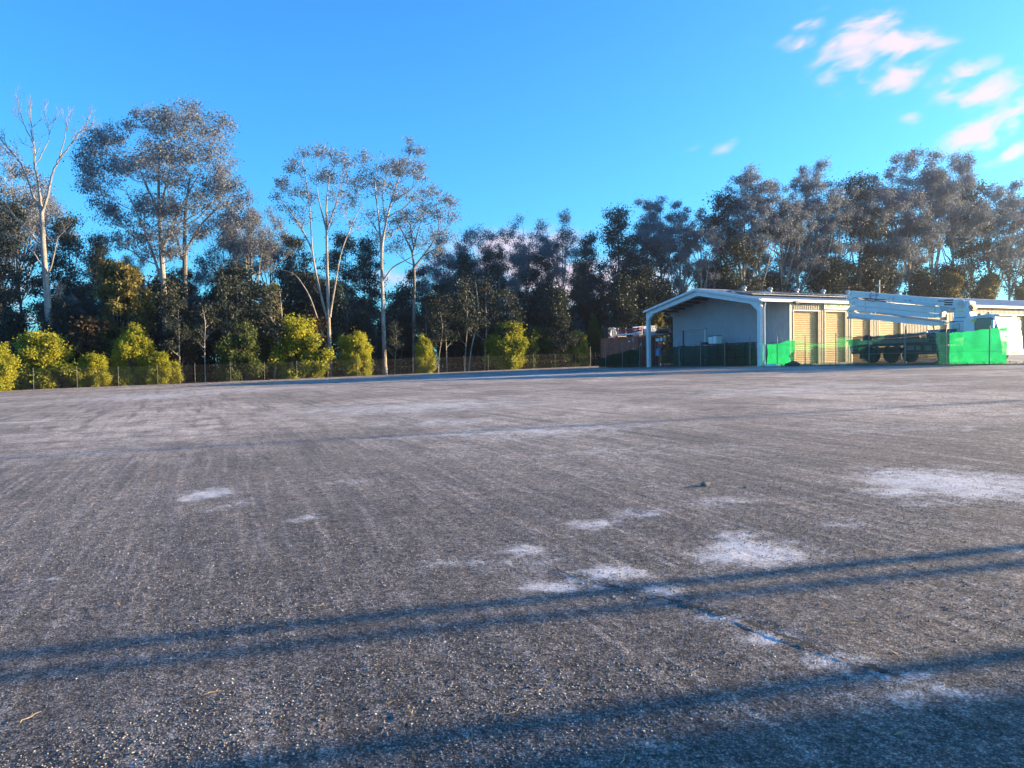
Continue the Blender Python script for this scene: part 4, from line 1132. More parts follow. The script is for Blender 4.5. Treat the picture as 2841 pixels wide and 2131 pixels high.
# folded boom: four arms, each traced, extruded and given cheek plates and pins
def arm(name, pts, y0, y1):
    P = z2(pts, y0)
    return MB().prism(P, y0, y1).build(name, M_TW, truck, bevel=.012)
A1 = [(545, 230), (1690, 328), (1697, 345), (1690, 375), (1655, 402), (1560, 398), (1380, 375), (1180, 352), (940, 330), (880, 312), (640, 296), (590, 292), (530, 322), (512, 300)]
A2 = [(532, 327), (590, 298), (680, 321), (900, 342), (950, 350), (1180, 368), (1340, 382), (1405, 379), (1420, 440), (1380, 446), (1290, 440), (560, 372), (530, 345)]
A3 = [(505, 425), (550, 375), (600, 377), (1290, 443), (1400, 450), (1395, 480), (1330, 492), (1050, 468), (800, 438), (620, 418), (575, 412), (530, 440)]
A4 = [(525, 480), (532, 446), (572, 420), (610, 445), (780, 458), (1000, 478), (1180, 494), (1440, 516), (1470, 528), (1440, 556), (1330, 566), (1100, 546), (760, 508), (560, 496)]
BY = .62
b1 = arm('boom_arm', A1, BY, BY + .62)
b2 = arm('boom_arm', A2, BY + .04, BY + .58)
b3 = arm('boom_arm', A3, BY + .02, BY + .50)
b4 = arm('boom_arm', A4, BY + .06, BY + .44)
def disc(par, a, b, r, y, m, nm='pivot_pin', th=.05):
    x, z = tl(2200 + a / 3.451, 740 + b / 3.451, y); MB().lathe([(.01, 0), (r, 0), (r, th), (r * .8, th + .012), (.01, th + .012)], Matrix.Translation((x, y, z)) @ Matrix.Rotation(R(90), 4, 'X'), 20).build(nm, m, par, smooth=True)
disc(b1, 1608, 352, .27, BY, M_TW, 'pivot_boss'); disc(b1, 1608, 352, .17, BY - .062, M_PIPE)
for par, a, b in ((b1, 550, 262), (b1, 520, 300), (b2, 574, 342), (b3, 540, 420), (b4, 545, 462), (b1, 918, 294), (b2, 922, 332), (b2, 1352, 412), (b4, 1432, 528), (b3, 1352, 470)):
    disc(par, a, b, .065, BY if par is b1 else BY + .02, M_HYD)
def strip(par, pts, y, w, m, nm, n=6):
    MB().tube([(tl(2200 + a / 3.451, 740 + b / 3.451, y)[0], y, tl(2200 + a / 3.451, 740 + b / 3.451, y)[1]) for a, b in pts], w, n).build(nm, m, par, smooth=True)
strip(b1, [(960, 332), (1180, 350), (1350, 372)], BY - .06, .085, M_TW, 'boom_cylinder', 12)
strip(b1, [(960, 332), (950, 318), (965, 285)], BY - .04, .05, M_TW, 'cylinder_lug')
strip(b2, [(620, 318), (760, 326), (900, 336)], BY + .10, .05, M_HYD, 'boom_cylinder', 10)
strip(b3, [(618, 428), (720, 434), (790, 446)], BY + .10, .06, M_TW, 'boom_cylinder', 10)
strip(b2, [(675, 322), (700, 318), (760, 332), (800, 320), (880, 336)], BY - .02, .02, M_BLACK, 'hydraulic_hose')
strip(b1, [(1170, 362), (1280, 366), (1365, 378)], BY - .03, .02, M_BLACK, 'hydraulic_hose')
strip(b1, [(1065, 322), (1085, 326)], BY - .03, .015, M_BLACK, 'boom_hook'); strip(b1, [(1112, 330), (1120, 318), (1130, 330)], BY - .03, .014, M_BLACK, 'boom_hook')
strip(b4, [(518, 492), (600, 488), (740, 508)], BY - .02, .075, M_PIPE, 'end_hose', 10)
strip(b4, [(800, 442), (1000, 466), (1060, 478), (1430, 522)], BY + .0, .065, M_PIPE, 'delivery_pipe', 8)
strip(b4, [(1340, 566), (1352, 590), (1350, 610)], BY + .2, .05, M_DARK, 'boom_rest')
# linkage between the arms and the turret
MB().prism(z2([(1410, 380), (1500, 385), (1540, 400), (1530, 425), (1490, 440), (1430, 420), (1425, 480), (1400, 490), (1398, 440)], BY + .05), BY + .05, BY + .45).build('boom_linkage', M_PIPE, truck, bevel=.01)
tur = MB().prism(z2([(1548, 398), (1640, 395), (1668, 340), (1700, 470), (1704, 640), (1560, 640), (1530, 520), (1538, 450)], BY - .04), BY - .04, BY + .70).build('turret', M_TW, truck, bevel=.02)
MB().prism(z2([(1655, 335), (1690, 340), (1728, 395), (1722, 425), (1690, 430)], BY + .1), BY + .1, BY + .5).build('slew_linkage', M_ORANGE, tur, bevel=.01)
strip(tur, [(1660, 345), (1700, 385), (1718, 415)], BY + .05, .045, M_HYD, 'hydraulic_hose')
for b in (487, 522): strip(tur, [(1530, b + 4), (1600, b), (1695, b - 4)], BY - .06, .016, M_DARK, 'hand_rail')
xq, zq = tl(2200 + 1522 / 3.451, 740 + 530 / 3.451, BY - .1); MB().cbox((xq - .12, BY - .16, zq - .06), (xq + .12, BY - .05, zq + .06), .01).build('tail_lamp', M_MAROON, tur)
P = z2([(1518, 545), (1588, 542), (1588, 600), (1518, 603)], .30); MB().prism(P, .30, .36).build('control_box', M_GALV, truck)
P = z2([(1500, 535), (1700, 530), (1700, 650), (1505, 655)], .37); MB().prism(P, .37, 2.1).build('pedestal', M_TW, truck, bevel=.02)
xq, zq = tl(2200 + 1650 / 3.451, 740 + 590 / 3.451, .3); MB().cyl((xq, .30, zq - .42), (xq, .30, zq + .36), .17, n=16).build('water_bottle', M_TW, truck, smooth=True)
# boom lettering and stickers
def flat_text(par, body, a, b, size, m, y=BY, sx=1.0, rot=0.0, nm='boom_number'):
    x, z = tl(2200 + a / 3.451, 740 + b / 3.451, y)
    text_mesh(nm, body, size, Matrix.Translation((x, y - .004, z)) @ Matrix.Rotation(R(90), 4, 'X') @ Matrix.Rotation(rot, 4, 'Z') @ Matrix.Diagonal((sx, 1, 1, 1)), m, par, .001)
flat_text(b1, '1', 700, 270, .22, M_BMARK); flat_text(b2, '2', 690, 355, .22, M_BMARK, BY + .04); flat_text(b3, '3', 697, 404, .22, M_BMARK, BY + .02); flat_text(b4, '4', 690, 470, .18, M_BMARK, BY + .06)
x, z = tl(2200 + 772 / 3.451, 740 + 277 / 3.451, BY)
ring = [(.25 * math.cos(t) + x, BY - .006, .25 * math.sin(t) + z) for t in np.linspace(0, 2 * math.pi, 33)]
MB().tube(ring, .022, 5, cap=False).build('logo_ring', M_BMARK, b1)
flat_text(b1, 'SCHWING', 772, 277, .17, M_BMARK, BY - .012, .95, 0, 'logo_word')
for (a, b, w, h, m) in ((1423, 328, .40, .11, M_MAROON), (1495, 320, .52, .09, M_DARK), (1491, 343, .52, .09, M_DARK), (1487, 364, .52, .09, M_DARK)):
    x, z = tl(2200 + a / 3.451, 740 + b / 3.451, BY); MB().box((x - w / 2, BY - .006, z - h / 2), (x + w / 2, BY - .002, z + h / 2), Matrix.Translation((x, 0, z)) @ Matrix.Rotation(R(4), 4, 'Y') @ Matrix.Translation((-x, 0, -z))).build('sticker', m, b1)
    if m is not M_DARK: MB().box((x - w / 2 + .05, BY - .009, z - .02), (x + w / 2 - .05, BY - .0065, z + .02)).build('sticker', M_WPLAST, b1)
x, z = tl(2200 + 1604 / 3.451, 740 + 426 / 3.451, BY - .04); MB().box((x - .14, BY - .046, z - .06), (x + .14, BY - .042, z + .06)).build('sticker', M_YEL, tur)

# cab
arch = [(6.37 + .66 * math.cos(a), .53 + .66 * math.sin(a)) for a in np.linspace(R(-5), R(185), 16)]
cab_poly = [(5.45, .85), (5.45, 2.62), (5.62, 2.80), (6.9, 2.90), (7.22, 2.78), (7.52, 1.80), (7.60, 1.25), (7.62, .62), (7.45, .45), (7.06, .45)] + [p for p in arch if p[1] > .5][0:] + [(5.68, .85)]
cab = MB().prism(cab_poly, .02, 2.48).build('cab', M_TW, truck, bevel=.035)
def pane(poly, y, m=M_GLASS, nm='side_window', th=.012): return MB().prism(poly, y - th, y + .001).build(nm, m, cab)
win = [(6.18, 1.78), (6.18, 2.56), (6.28, 2.62), (7.02, 2.62), (7.13, 2.55), (7.30, 1.92), (7.24, 1.78)]
pane([(x, z) for x, z in [(6.14, 1.74), (6.14, 2.58), (6.27, 2.66), (7.05, 2.66), (7.17, 2.58), (7.35, 1.92), (7.27, 1.74)]], .018, M_BLACK, 'window_seal', .006)
pane(win, .010)
MB().tube([(6.1, .006, .95), (6.1, .006, 2.66), (6.2, .006, 2.74), (7.1, .006, 2.74)], .008, 4).build('door_gap', M_DARK, cab)
MB().cbox((6.16, -.03, 1.52), (6.40, .016, 1.58), .008).build('door_handle', M_BLACK, cab)
# windscreen lies on the raked front
def front(nm, m, y0, y1, za, zb, off, prof=((7.22, 2.78), (7.52, 1.80), (7.60, 1.25), (7.62, .62), (7.45, .45))):
    zs = [p[1] for p in prof][::-1]; xs = [p[0] for p in prof][::-1]
    X = lambda z: float(np.interp(z, zs, xs))
    n = 5; V = []; Fs = []
    for i in range(n + 1):
        z = za + (zb - za) * i / n
        V += [(X(z) + off, y0, z), (X(z) + off, y1, z), (X(z) - .03, y0, z), (X(z) - .03, y1, z)]
    for i in range(n):
        a = 4 * i; Fs += [(a, a + 1, a + 5, a + 4), (a, a + 4, a + 6, a + 2), (a + 1, a + 3, a + 7, a + 5)]
    Fs += [(0, 2, 3, 1), (4 * n, 4 * n + 1, 4 * n + 3, 4 * n + 2)]
    mb = MB(); mb.add(V, Fs); return mb.build(nm, m, cab)
front('windscreen', M_GLASS, .16, 2.34, 1.84, 2.66, .012)
for y in (.35, 1.05): MB().tube([(7.54, y, 1.80), (7.50, y + .5, 2.0), (7.44, y + .75, 2.12)], .012, 5).build('wiper', M_BLACK, cab)
front('upper_grille', M_DARK, .55, 1.95, 1.44, 1.56, .012); front('upper_grille', M_DARK, .55, 1.95, 1.28, 1.34, .012)
g = front('grille', M_DARK, .45, 2.05, .78, 1.18, .010)
for z in (.80, .89, .98, 1.07, 1.16): front('grille_slat', M_TW, .45, 2.05, z, z + .035, .028)
for y in (.10, 2.02): front('headlight', M_LAMP, y, y + .34, .80, 1.02, .018)
front('bumper', M_TW, .0, 2.5, .42, .72, .07, ((7.62, .80), (7.62, .62), (7.60, .40)))
front('number_plate', M_YEL, 1.0, 1.5, .48, .60, .078, ((7.62, .80), (7.62, .62), (7.60, .40)))
for y in (.25, 2.1): front('fog_lamp', M_LAMP, y, y + .2, .50, .60, .08, ((7.62, .80), (7.62, .62), (7.60, .40)))
MB().cbox((6.98, .15, 2.76), (7.42, 2.35, 2.84), .02).build('sun_visor', M_TW, cab)
MB().cbox((6.0, .5, 2.86), (6.2, 2.0, 2.95), .02).build('light_bar', M_MAROON, cab)
MB().cyl((6.6, .6, 2.88), (6.6, .6, 3.02), .07, n=12).build('beacon', M_ORANGE, cab, smooth=True)
for y, s in ((-.22, 1), (2.72, -1)):
    m_ = MB().cbox((7.22, y - .09, 1.98), (7.34, y + .13, 2.50), .04).build('mirror', M_TW, cab)
    MB().cbox((7.22, y - .07, 1.68), (7.34, y + .13, 1.92), .04).build('wide_mirror', M_TW, m_)
    MB().tube([(7.20, y + .2 * s, 2.55), (7.28, y, 2.52), (7.28, y, 1.75), (7.22, y + .2 * s, 1.72)], .018, 6).build('mirror_arm', M_BLACK, m_, smooth=True)
x0, z0 = tl(2695, 893, .01); x1, z1 = tl(2720.5, 885, .01)
for u0, u1 in ((0, .47), (.53, 1)): MB().box((x0 + (x1 - x0) * u0, .008, z0), (x0 + (x1 - x0) * u1, .0185, z1)).build('warning_sign', M_YEL, cab)
x0, z0 = tl(2712, 903, .01); x1, z1 = tl(2718, 895, .01); MB().box((x0, .008, z0), (x1, .0185, z1)).build('sticker', mat('sticker_teal', (.05, .25, .30), .5), cab)
x0, z0 = tl(2712, 908, .01); x1, z1 = tl(2718, 905, .01); MB().box((x0, .008, z0), (x1, .0185, z1)).build('sticker', mat('sticker_teal', (.05, .25, .30), .5), cab)
MB().box((7.36, .006, .92), (7.56, .0185, .96)).build('indicator_strip', M_YEL, cab)
MB().cbox((5.72, .05, .35), (5.95, .35, .42), .01).build('cab_step', M_DARK, cab)
# ------------------------------------------------------------------ trees and shrubs
M_GUM = leaf_mat('gum_leaves', (.092, .118, .150), (.24, .255, .29), .28, .22)
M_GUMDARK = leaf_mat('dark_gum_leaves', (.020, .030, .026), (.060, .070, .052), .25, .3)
M_WATTLE = leaf_mat('wattle_leaves', (.17, .20, .026), (.46, .43, .042), .43, .5)
M_OLIVE = leaf_mat('olive_leaves', (.09, .085, .025), (.22, .18, .055), .35, .5)
M_BROWN = leaf_mat('brown_dry_leaves', (.05, .035, .022), (.10, .07, .035), .3, .8)
M_BARK = bark_mat('pale_gum_bark', (.36, .32, .28), (.15, .13, .115), 1.2)
M_BARKD = bark_mat('grey_bark', (.22, .19, .17), (.09, .075, .065), 1.6)
M_DEAD = bark_mat('bleached_dead_wood', (.30, .275, .26), (.15, .135, .125), 1.5)

def leaves(P, size, rs, droop=.75, wr=.30):
    """rhombic leaves hanging at points P"""
    n = len(P)
    D = rs.normal(0, 1, (n, 3)); D[:, 2] = D[:, 2] * .55 - droop * 1.3
    D /= np.linalg.norm(D, axis=1, keepdims=True)
    S = np.cross(D, rs.normal(0, 1, (n, 3))); S /= np.linalg.norm(S, axis=1, keepdims=True) + 1e-9
    L = size * rs.uniform(.6, 1.4, n)[:, None]; w = L * wr
    V = np.stack([P, P + D * L * .45 + S * w, P + D * L, P + D * L * .45 - S * w], 1).reshape(-1, 3)
    return V, np.arange(4 * n).reshape(n, 4)

def branch_pts(a, b, rs, lift=.25, wob=.06, n=7):
    a, b = np.asarray(a, float), np.asarray(b, float); L = np.linalg.norm(b - a)
    c = a + (b - a) * .45; c[2] -= L * lift * .45; c[:2] += (b - a)[:2] * .12      # goes outward first, then turns up
    t = np.linspace(0, 1, n)[:, None]
    P = (1 - t) ** 2 * a + 2 * t * (1 - t) * c + t ** 2 * b
    P[1:-1] += rs.normal(0, wob * L / 3, (n - 2, 3))
    return P

class Tree:
    def __init__(s, seed): s.rs = np.random.default_rng(seed); s.wood = MB(); s.LV = []; s.trunks = []
    def trunk(s, pts, r0, r1, n=9, wob=.0):
        pts = np.asarray(pts, float)
        t = np.linspace(0, 1, len(pts)); m = max(10, len(pts) * 4); tt = np.linspace(0, 1, m)
        Q = np.stack([np.interp(tt, t, pts[:, k]) for k in range(3)], 1)
        for _ in range(2): Q[1:-1] = (Q[:-2] + Q[2:] + 2 * Q[1:-1]) / 4
        if wob: Q[1:] += s.rs.normal(0, wob, (m - 1, 3)) * np.array([1, 1, .2])
        rad = r0 + (r1 - r0) * tt ** .85; rad[0] *= 1.35
        s.wood.tube(Q, list(rad), n); s.trunks.append((Q, rad))
        return s
    def limb(s, a, b, ra, rb, lift=.25, n=6, wob=.06, seg=7):
        P = branch_pts(a, b, s.rs, lift, wob, seg); s.wood.tube(P, list(np.linspace(ra, rb, len(P))), n); return P
    def attach(s, c):
        best = None
        for Q, rad in s.trunks:
            hd = np.linalg.norm(Q[:, :2] - c[:2], axis=1)
            want = c[2] - .55 * hd - .6
            cost = np.abs(Q[:, 2] - want) + .6 * hd
            k = int(np.argmin(cost))
            if best is None or cost[k] < best[0]: best = (cost[k], Q[k], rad[k])
        return best[1], best[2]
    def clump(s, c, r, tufts, per, tr=.42, size=.24, droop=.75, twigs=True, wr=.30, flat=1.0, lift=.25, limb=True):
        c = np.asarray(c, float); r = np.asarray(r, float); rs = s.rs
        if limb:
            a, ra = s.attach(c)
            d = np.linalg.norm(c - a); rl = min(ra * .62, .02 + .012 * d)
            LP = s.limb(a, c + np.array([0, 0, -r[2] * .25]), rl, rl * .35, lift)
        else: LP = np.array([c])
        T = rs.normal(0, 1, (tufts, 3)); T /= np.linalg.norm(T, axis=1, keepdims=True)
        T *= rs.uniform(.35, 1.0, (tufts, 1)) ** .5; T[:, 2] = np.where(T[:, 2] < -.2, T[:, 2] * .6, T[:, 2])
        T = c + T * r
        for p in T:
            if twigs:
                k = int(rs.integers(max(0, len(LP) - 4), len(LP)))
                s.limb(LP[k], p, .016 + .004 * rs.random(), .006, .12, 4, .08, 5)
            n = max(3, int(per * rs.uniform(.5, 1.5)))
            q = p + rs.normal(0, 1, (n, 3)) * np.array([tr, tr, tr * .88 * flat]) * rs.uniform(.7, 1.25)
            V, Fq = leaves(q, size, rs, droop, wr); s.LV.append(V)
        return s
    def build(s, name, leafm, barkm, loc=(0, 0, 0), label=None, group=None, cat='tree', crown='crown'):
        e = empty(name, loc, label=label, cat=cat, group=group)
        s.wood.build('trunk', barkm, e, smooth=True)
        if s.LV:
            V = np.concatenate(s.LV); me = np_mesh(crown, V, np.arange(len(V)).reshape(-1, 4)); me.materials.append(leafm)
            link(bpy.data.objects.new(crown, me), e)
        return e

def airy_proto(key, H, width, nlimb, seed, leafm, barkm, r0=.24, per=46, tr=.34, size=.2, lo=.58):
    """open gum: upswept limbs that each end in a group of leaf tufts, sky between them"""
    T = Tree(seed); rs = T.rs; bend = rs.normal(0, .5, 2)
    top = np.array([bend[0] * 1.2, bend[1] * 1.2, H * .95])
    T.trunk([(0, 0, -.3), (bend[0] * .3, bend[1] * .3, H * .25), (bend[0] * .8, bend[1] * .8, H * .5), (bend[0], bend[1], H * .72), top], r0, .03)
    ends = [(top, .95)]
    for k in range(nlimb):
        a = 6.283 * (k + rs.uniform(-.35, .35)) / nlimb; z0 = H * rs.uniform(.32, .62); q = width * rs.uniform(.35, 1.0)
        z1 = H * (lo + (.96 - lo) * rs.random() ** .75 * (1 - .25 * q / width)); z1 = max(z1, z0 + H * .12)
        c0 = np.array([bend[0] * z0 / H * 1.4, bend[1] * z0 / H * 1.4, z0]); e_ = np.array([math.cos(a) * q, math.sin(a) * q, z1])
        m1 = c0 + (e_ - c0) * .4 + np.array([0, 0, -.04 * H * rs.random()]); m2 = c0 + (e_ - c0) * .72
        T.trunk([c0, m1, m2, e_], r0 * .42, .02, 6, .05); ends.append((e_, 1.0))
    for e_, s_ in ends:
        for j in range(int(rs.integers(3, 6))):
            o = rs.normal(0, 1, 3) * np.array([1.0, 1.0, 1.0]); r_ = rs.uniform(.45, .95)
            T.clump(e_ + o, (r_ * 1.05, r_ * 1.05, r_ * .95), int(4 + 5 * r_), per, tr, size, wr=.25)
    e = T.build(key, leafm, barkm); PROTO[key] = (e, H)
# ---- prototypes, base at the origin, true height in metres
PROTO = {}
def gum_proto(key, H, crown0, width, nclump, tufts, per, seed, leafm, barkm, fork=True, size=.25, tr=.45, r0=.20, dens_low=0, crad=0):
    T = Tree(seed); rs = T.rs
    bend = rs.normal(0, .35, 2)
    pts = [(0, 0, -.3), (bend[0] * .3, bend[1] * .3, H * .25), (bend[0], bend[1], H * .5), (bend[0] * .6, bend[1] * 1.2, H * .72), (bend[0] * 1.1, bend[1] * .7, H * .93)]
    T.trunk(pts, r0, .03)
    if fork:
        for k in range(2):
            a = rs.uniform(0, 6.28); z = H * rs.uniform(.35, .55); o = width * .42
            T.trunk([(bend[0] * .6, bend[1] * .6, z), (math.cos(a) * o * .45, math.sin(a) * o * .45, z + H * .16), (math.cos(a) * o * .8, math.sin(a) * o * .8, H * rs.uniform(.78, .92))], r0 * .5, .025, 7)
    for k in range(nclump):
        u = (k + rs.random()) / nclump; z = H * (crown0 + (.97 - crown0) * u)
        ww = width * (.35 + .65 * math.sin(math.pi * min(1, (u * .85 + .18)))) * (1 - .35 * u)
        a = rs.uniform(0, 6.28); q = ww * rs.uniform(.15, 1.0) ** .7
        rad = rs.uniform(.75, 1.35) * (crad or H) / 22
        T.clump((math.cos(a) * q, math.sin(a) * q, z), (rad * 1.25, rad * 1.25, rad * .75), tufts, per, tr, size)
    for k in range(dens_low):
        a = rs.uniform(0, 6.28); q = rs.uniform(.2, 1) * width; z = H * rs.uniform(.08, crown0)
        T.clump((math.cos(a) * q, math.sin(a) * q, z), (1.3, 1.3, 1.0), tufts, per, tr, size)
    e = T.build(key, leafm, barkm); PROTO[key] = (e, H)
for i in range(4): airy_proto(f'gum_tree_open{i}', 22, 3.6, 11, 100 + i, M_GUM, M_BARK, .20, 50, .34, .19)
for i in range(5): airy_proto(f'gum_tree_tall{i}', 28, 4.6, 15, 600 + i, M_GUM, M_BARK, .30, 54, .36, .22, .50)
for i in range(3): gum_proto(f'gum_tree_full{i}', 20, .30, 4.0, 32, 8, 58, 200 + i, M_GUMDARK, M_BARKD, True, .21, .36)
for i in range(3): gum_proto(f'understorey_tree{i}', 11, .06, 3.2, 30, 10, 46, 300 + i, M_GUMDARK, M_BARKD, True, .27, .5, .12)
for i in range(3): gum_proto(f'sapling{i}', 9, .45, 1.5, 11, 6, 26, 400 + i, M_GUMDARK, M_BARK, False, .22, .34, .07)

def shrub_proto(key, seed, leafm, W=2.2, H=3.4, n=58, per=86, size=.155, tufts=7, brown=False):
    T = Tree(seed); rs = T.rs
    for k in range(6):
        a = rs.uniform(0, 6.28); o = W * rs.uniform(.15, .55)
        T.trunk([(rs.normal(0, .12), rs.normal(0, .12), -.15), (math.cos(a) * o * .5, math.sin(a) * o * .5, H * .35), (math.cos(a) * o, math.sin(a) * o, H * rs.uniform(.6, .85))], .05, .012, 6)
    for k in range(n):
        u = rs.random() ** 1.05; a = rs.uniform(0, 6.28)
        prof = math.sqrt(max(.03, 1 - (max(0, u - .38) / .64) ** 2)) * (.88 + .12 * min(1, u * 3))
        q = W * prof * rs.uniform(.40, .92) * (1.28 if rs.random() < .18 else 1.0); u = u * (1.1 if rs.random() < .2 else 1.0)
        c = (math.cos(a) * q * rs.uniform(.85, 1.1), math.sin(a) * q, .12 + H * u * .92)
        rad = rs.uniform(.30, .62) * W / 2.2
        T.clump(c, (rad, rad, rad * .8), tufts, per, .20, size, .15, twigs=False, wr=.34)
    e = T.build(key, leafm, M_BARKD, crown='crown'); PROTO[key] = (e, H)
for i in range(4): shrub_proto(f'wattle{i}', 500 + i, M_WATTLE)
for i in range(2): shrub_proto(f'greenbush{i}', 520 + i, leaf_mat(f'bush_leaves_{i}', (.05, .08, .022), (.15, .17, .05), .34, .5))
shrub_proto('tallolive', 540, M_OLIVE, 2.6, 9.0, 70, 44, .24, 8)
shrub_proto('brownbush', 541, M_BROWN, 1.2, 3.5, 22, 40, .20, 6)

USED = set()
def plant(key, name, loc, H, label, group, cat='tree', rz=None, wx=1.0, tilt=0.0):
    e, h0 = PROTO[key]
    if key in USED: o = copy_tree(e)
    else: o = e; USED.add(key)
    o.name = name; s = H / h0
    o.location = loc; o.rotation_euler = (tilt, tilt * .6, random.uniform(0, 6.28) if rz is None else rz); o.scale = (s * wx, s * wx, s)
    if label in (globals().get('L_OPEN'), globals().get('L_FULL'), globals().get('L_UND')):
        label = region(label, px_of(loc), loc[1])
    tag(o, label, cat, group)
    return o
def px_of(p):
    q = C3.transposed() @ (Vector(p) - EYE); return SRC_W / 2 + q.x / -q.z * F_PX
def stand(px, ytop, Y): # base and height for a tree whose top shows at (px, ytop)
    b = base_at(px, Y); t = at(px, ytop, Y); return b, t.z - b.z

# ---- hero trees placed and shaped from the photograph
def P3(px, py, Y): return np.array(at(px, py, Y))
def local(pts, b): return [np.asarray(p) - np.array(b) for p in pts]

# 1 bare dead gum
Yd = 66.0; b = base_at(150, Yd)
T = Tree(11)
tp = [tuple(b - Vector((0, 0, .3)))] + [P3(x, y, Yd) for x, y in ((146, 1000), (133, 860), (128, 780), (121, 700), (117, 620), (116, 590))]
T.trunk(local(tp, b), .36, .17, 10)
def dead(pts, r0, r1, dy=0.0, sub=12):
    Q = [P3(x, y, Yd + dy * k / len(pts)) for k, (x, y) in enumerate(pts)]; Q = np.array(local(Q, b))
    T.trunk(Q, r0, r1, 7, .03)
    QQ, rad = T.trunks[-1]
    for k in range(sub):
        i = int(T.rs.integers(len(QQ) // 3, len(QQ) - 1)); L = T.rs.uniform(1.0, 3.2) * (1 - i / len(QQ) * .5)
        d = (QQ[min(i + 2, len(QQ) - 1)] - QQ[i - 1]); d = d / np.linalg.norm(d); d = d * .8 + T.rs.normal(0, .45, 3); d[2] = abs(d[2]) + .45; d /= np.linalg.norm(d)
        e_ = QQ[i] + d * L; Pb = T.limb(QQ[i], e_, max(.02, rad[i] * .5), .010, .25, 5, .07)
        for j in range(4):
            i2 = int(T.rs.integers(2, 6)); d2 = d + T.rs.normal(0, .5, 3); d2[2] = abs(d2[2]) + .3; d2 /= np.linalg.norm(d2)
            T.limb(Pb[i2], Pb[i2] + d2 * L * T.rs.uniform(.3, .6), .014, .006, .2, 4, .08, 5)
dead([(116, 590), (108, 520), (98, 460), (94, 400), (86, 350), (84, 285)], .14, .02, 1)
dead([(116, 590), (134, 540), (142, 490), (165, 440), (190, 410), (215, 375), (240, 350)], .13, .02, -1)
dead([(117, 600), (85, 520), (60, 455), (35, 425), (5, 395), (-15, 350)], .12, .02, 2)
dead([(98, 460), (120, 420), (140, 380), (128, 330), (118, 300)], .06, .012, 1, 5)
dead([(165, 440), (180, 380), (188, 340), (170, 300)], .05, .012, -1, 4)
dead([(94, 400), (70, 350), (55, 310), (48, 285)], .05, .012, 1, 5)
dead([(120, 690), (70, 630), (30, 590), (-20, 555)], .10, .02, 2, 3)
dead([(128, 770), (150, 720), (158, 660), (200, 620)], .09, .02, -1, 3)
dead([(126, 760), (95, 700), (50, 665), (10, 650)], .07, .02, 1, 3)
dead([(215, 375), (236, 355), (250, 320)], .03, .010, 0, 3)
T.build('dead_tree', M_GUM, M_DEAD, b, 'bare dead gum with bleached upswept branches above the yellow shrubs')

def hero(name, label, base_px, Y, trunks, clumps, seed, leafm, tufts=10, per=34, tr=.42, size=.25, barkm=M_BARK):
    b = base_at(base_px, Y); T = Tree(seed)
    for pts, r0, r1 in trunks:
        Q = [P3(*p, Y) if p[1] < 1030 else np.array(base_at(p[0], Y)) - np.array((0, 0, .3)) for p in pts]
        T.trunk(local(Q, b), r0, r1, 9)
    k = Y / F_PX
    for (x, y, rx, rz, n) in clumps:
        dy = T.rs.uniform(-1, 1) * rx * k * 1.6
        c = P3(x, y, Y) + np.array([0, dy, 0]) - np.array(b)
        T.clump(c, (rx * k * 1.05, rx * k, rz * k * 1.05), max(4, int(tufts * n * 1.35)), per * .95, tr * .80, size * .95, wr=.25)
    return T.build(name, leafm, barkm, b, label)
# 2 the big full-crowned gum
hero('gum_tree', 'tallest gum with a broad rounded crown and a sunlit orange trunk', 470, 72,
     [([(468, 1060), (462, 930), (455, 800), (448, 700), (441, 590), (440, 480), (446, 400)], .40, .06), ([(455, 800), (420, 690), (385, 600), (350, 530)], .15, .04), ([(448, 700), (480, 620), (520, 540), (560, 470)], .16, .04),
      ([(441, 590), (400, 500), (370, 430)], .12, .03), ([(441, 590), (470, 480), (480, 400)], .12, .03)],
     [(470, 330, 70, 40, 1.4), (420, 350, 60, 42, 1.3), (540, 345, 55, 38, 1.2), (600, 350, 45, 32, .8), (385, 400, 60, 40, 1.3), (460, 420, 70, 45, 1.3), (540, 430, 60, 40, 1.1), (610, 410, 40, 40, .6), (330, 400, 40, 30, .8), (290, 400, 35, 28, .7),
      (270, 440, 42, 30, .9), (340, 460, 55, 40, 1.3), (240, 460, 26, 20, .6), (420, 490, 65, 45, 1.3), (500, 500, 60, 45, 1.2), (580, 490, 50, 40, .8), (300, 520, 55, 36, 1.2), (370, 560, 60, 42, 1.2), (630, 470, 40, 30, .6), (640, 510, 36, 24, .7),
      (460, 580, 60, 40, 1.1), (540, 580, 55, 40, .9), (600, 560, 50, 30, .7), (310, 600, 45, 32, .9), (400, 640, 55, 36, 1.0), (480, 650, 50, 34, .9), (350, 670, 40, 30, .8), (270, 560, 40, 26, .7), (430, 700, 45, 28, .8), (500, 690, 40, 26, .6)],
     21, M_GUM, 17, 72, .46, .20)
# its darker twin-stemmed neighbour
hero('gum_tree', 'dark twin-stemmed gum close behind the tallest gum', 520, 74,
     [([(515, 1055), (513, 760), (512, 640), (516, 560), (530, 480)], .32, .06), ([(512, 700), (560, 620), (600, 580), (650, 560)], .13, .03), ([(505, 720), (485, 640), (470, 560)], .12, .03)],
     [(560, 520, 55, 36, 1), (620, 540, 50, 30, .9), (520, 470, 50, 34, 1), (580, 600, 50, 28, .8), (640, 590, 40, 26, .7), (480, 570, 45, 30, .9), (540, 650, 45, 26, .7)], 22, M_GUM, 11, 56, .42, .20, M_BARKD)
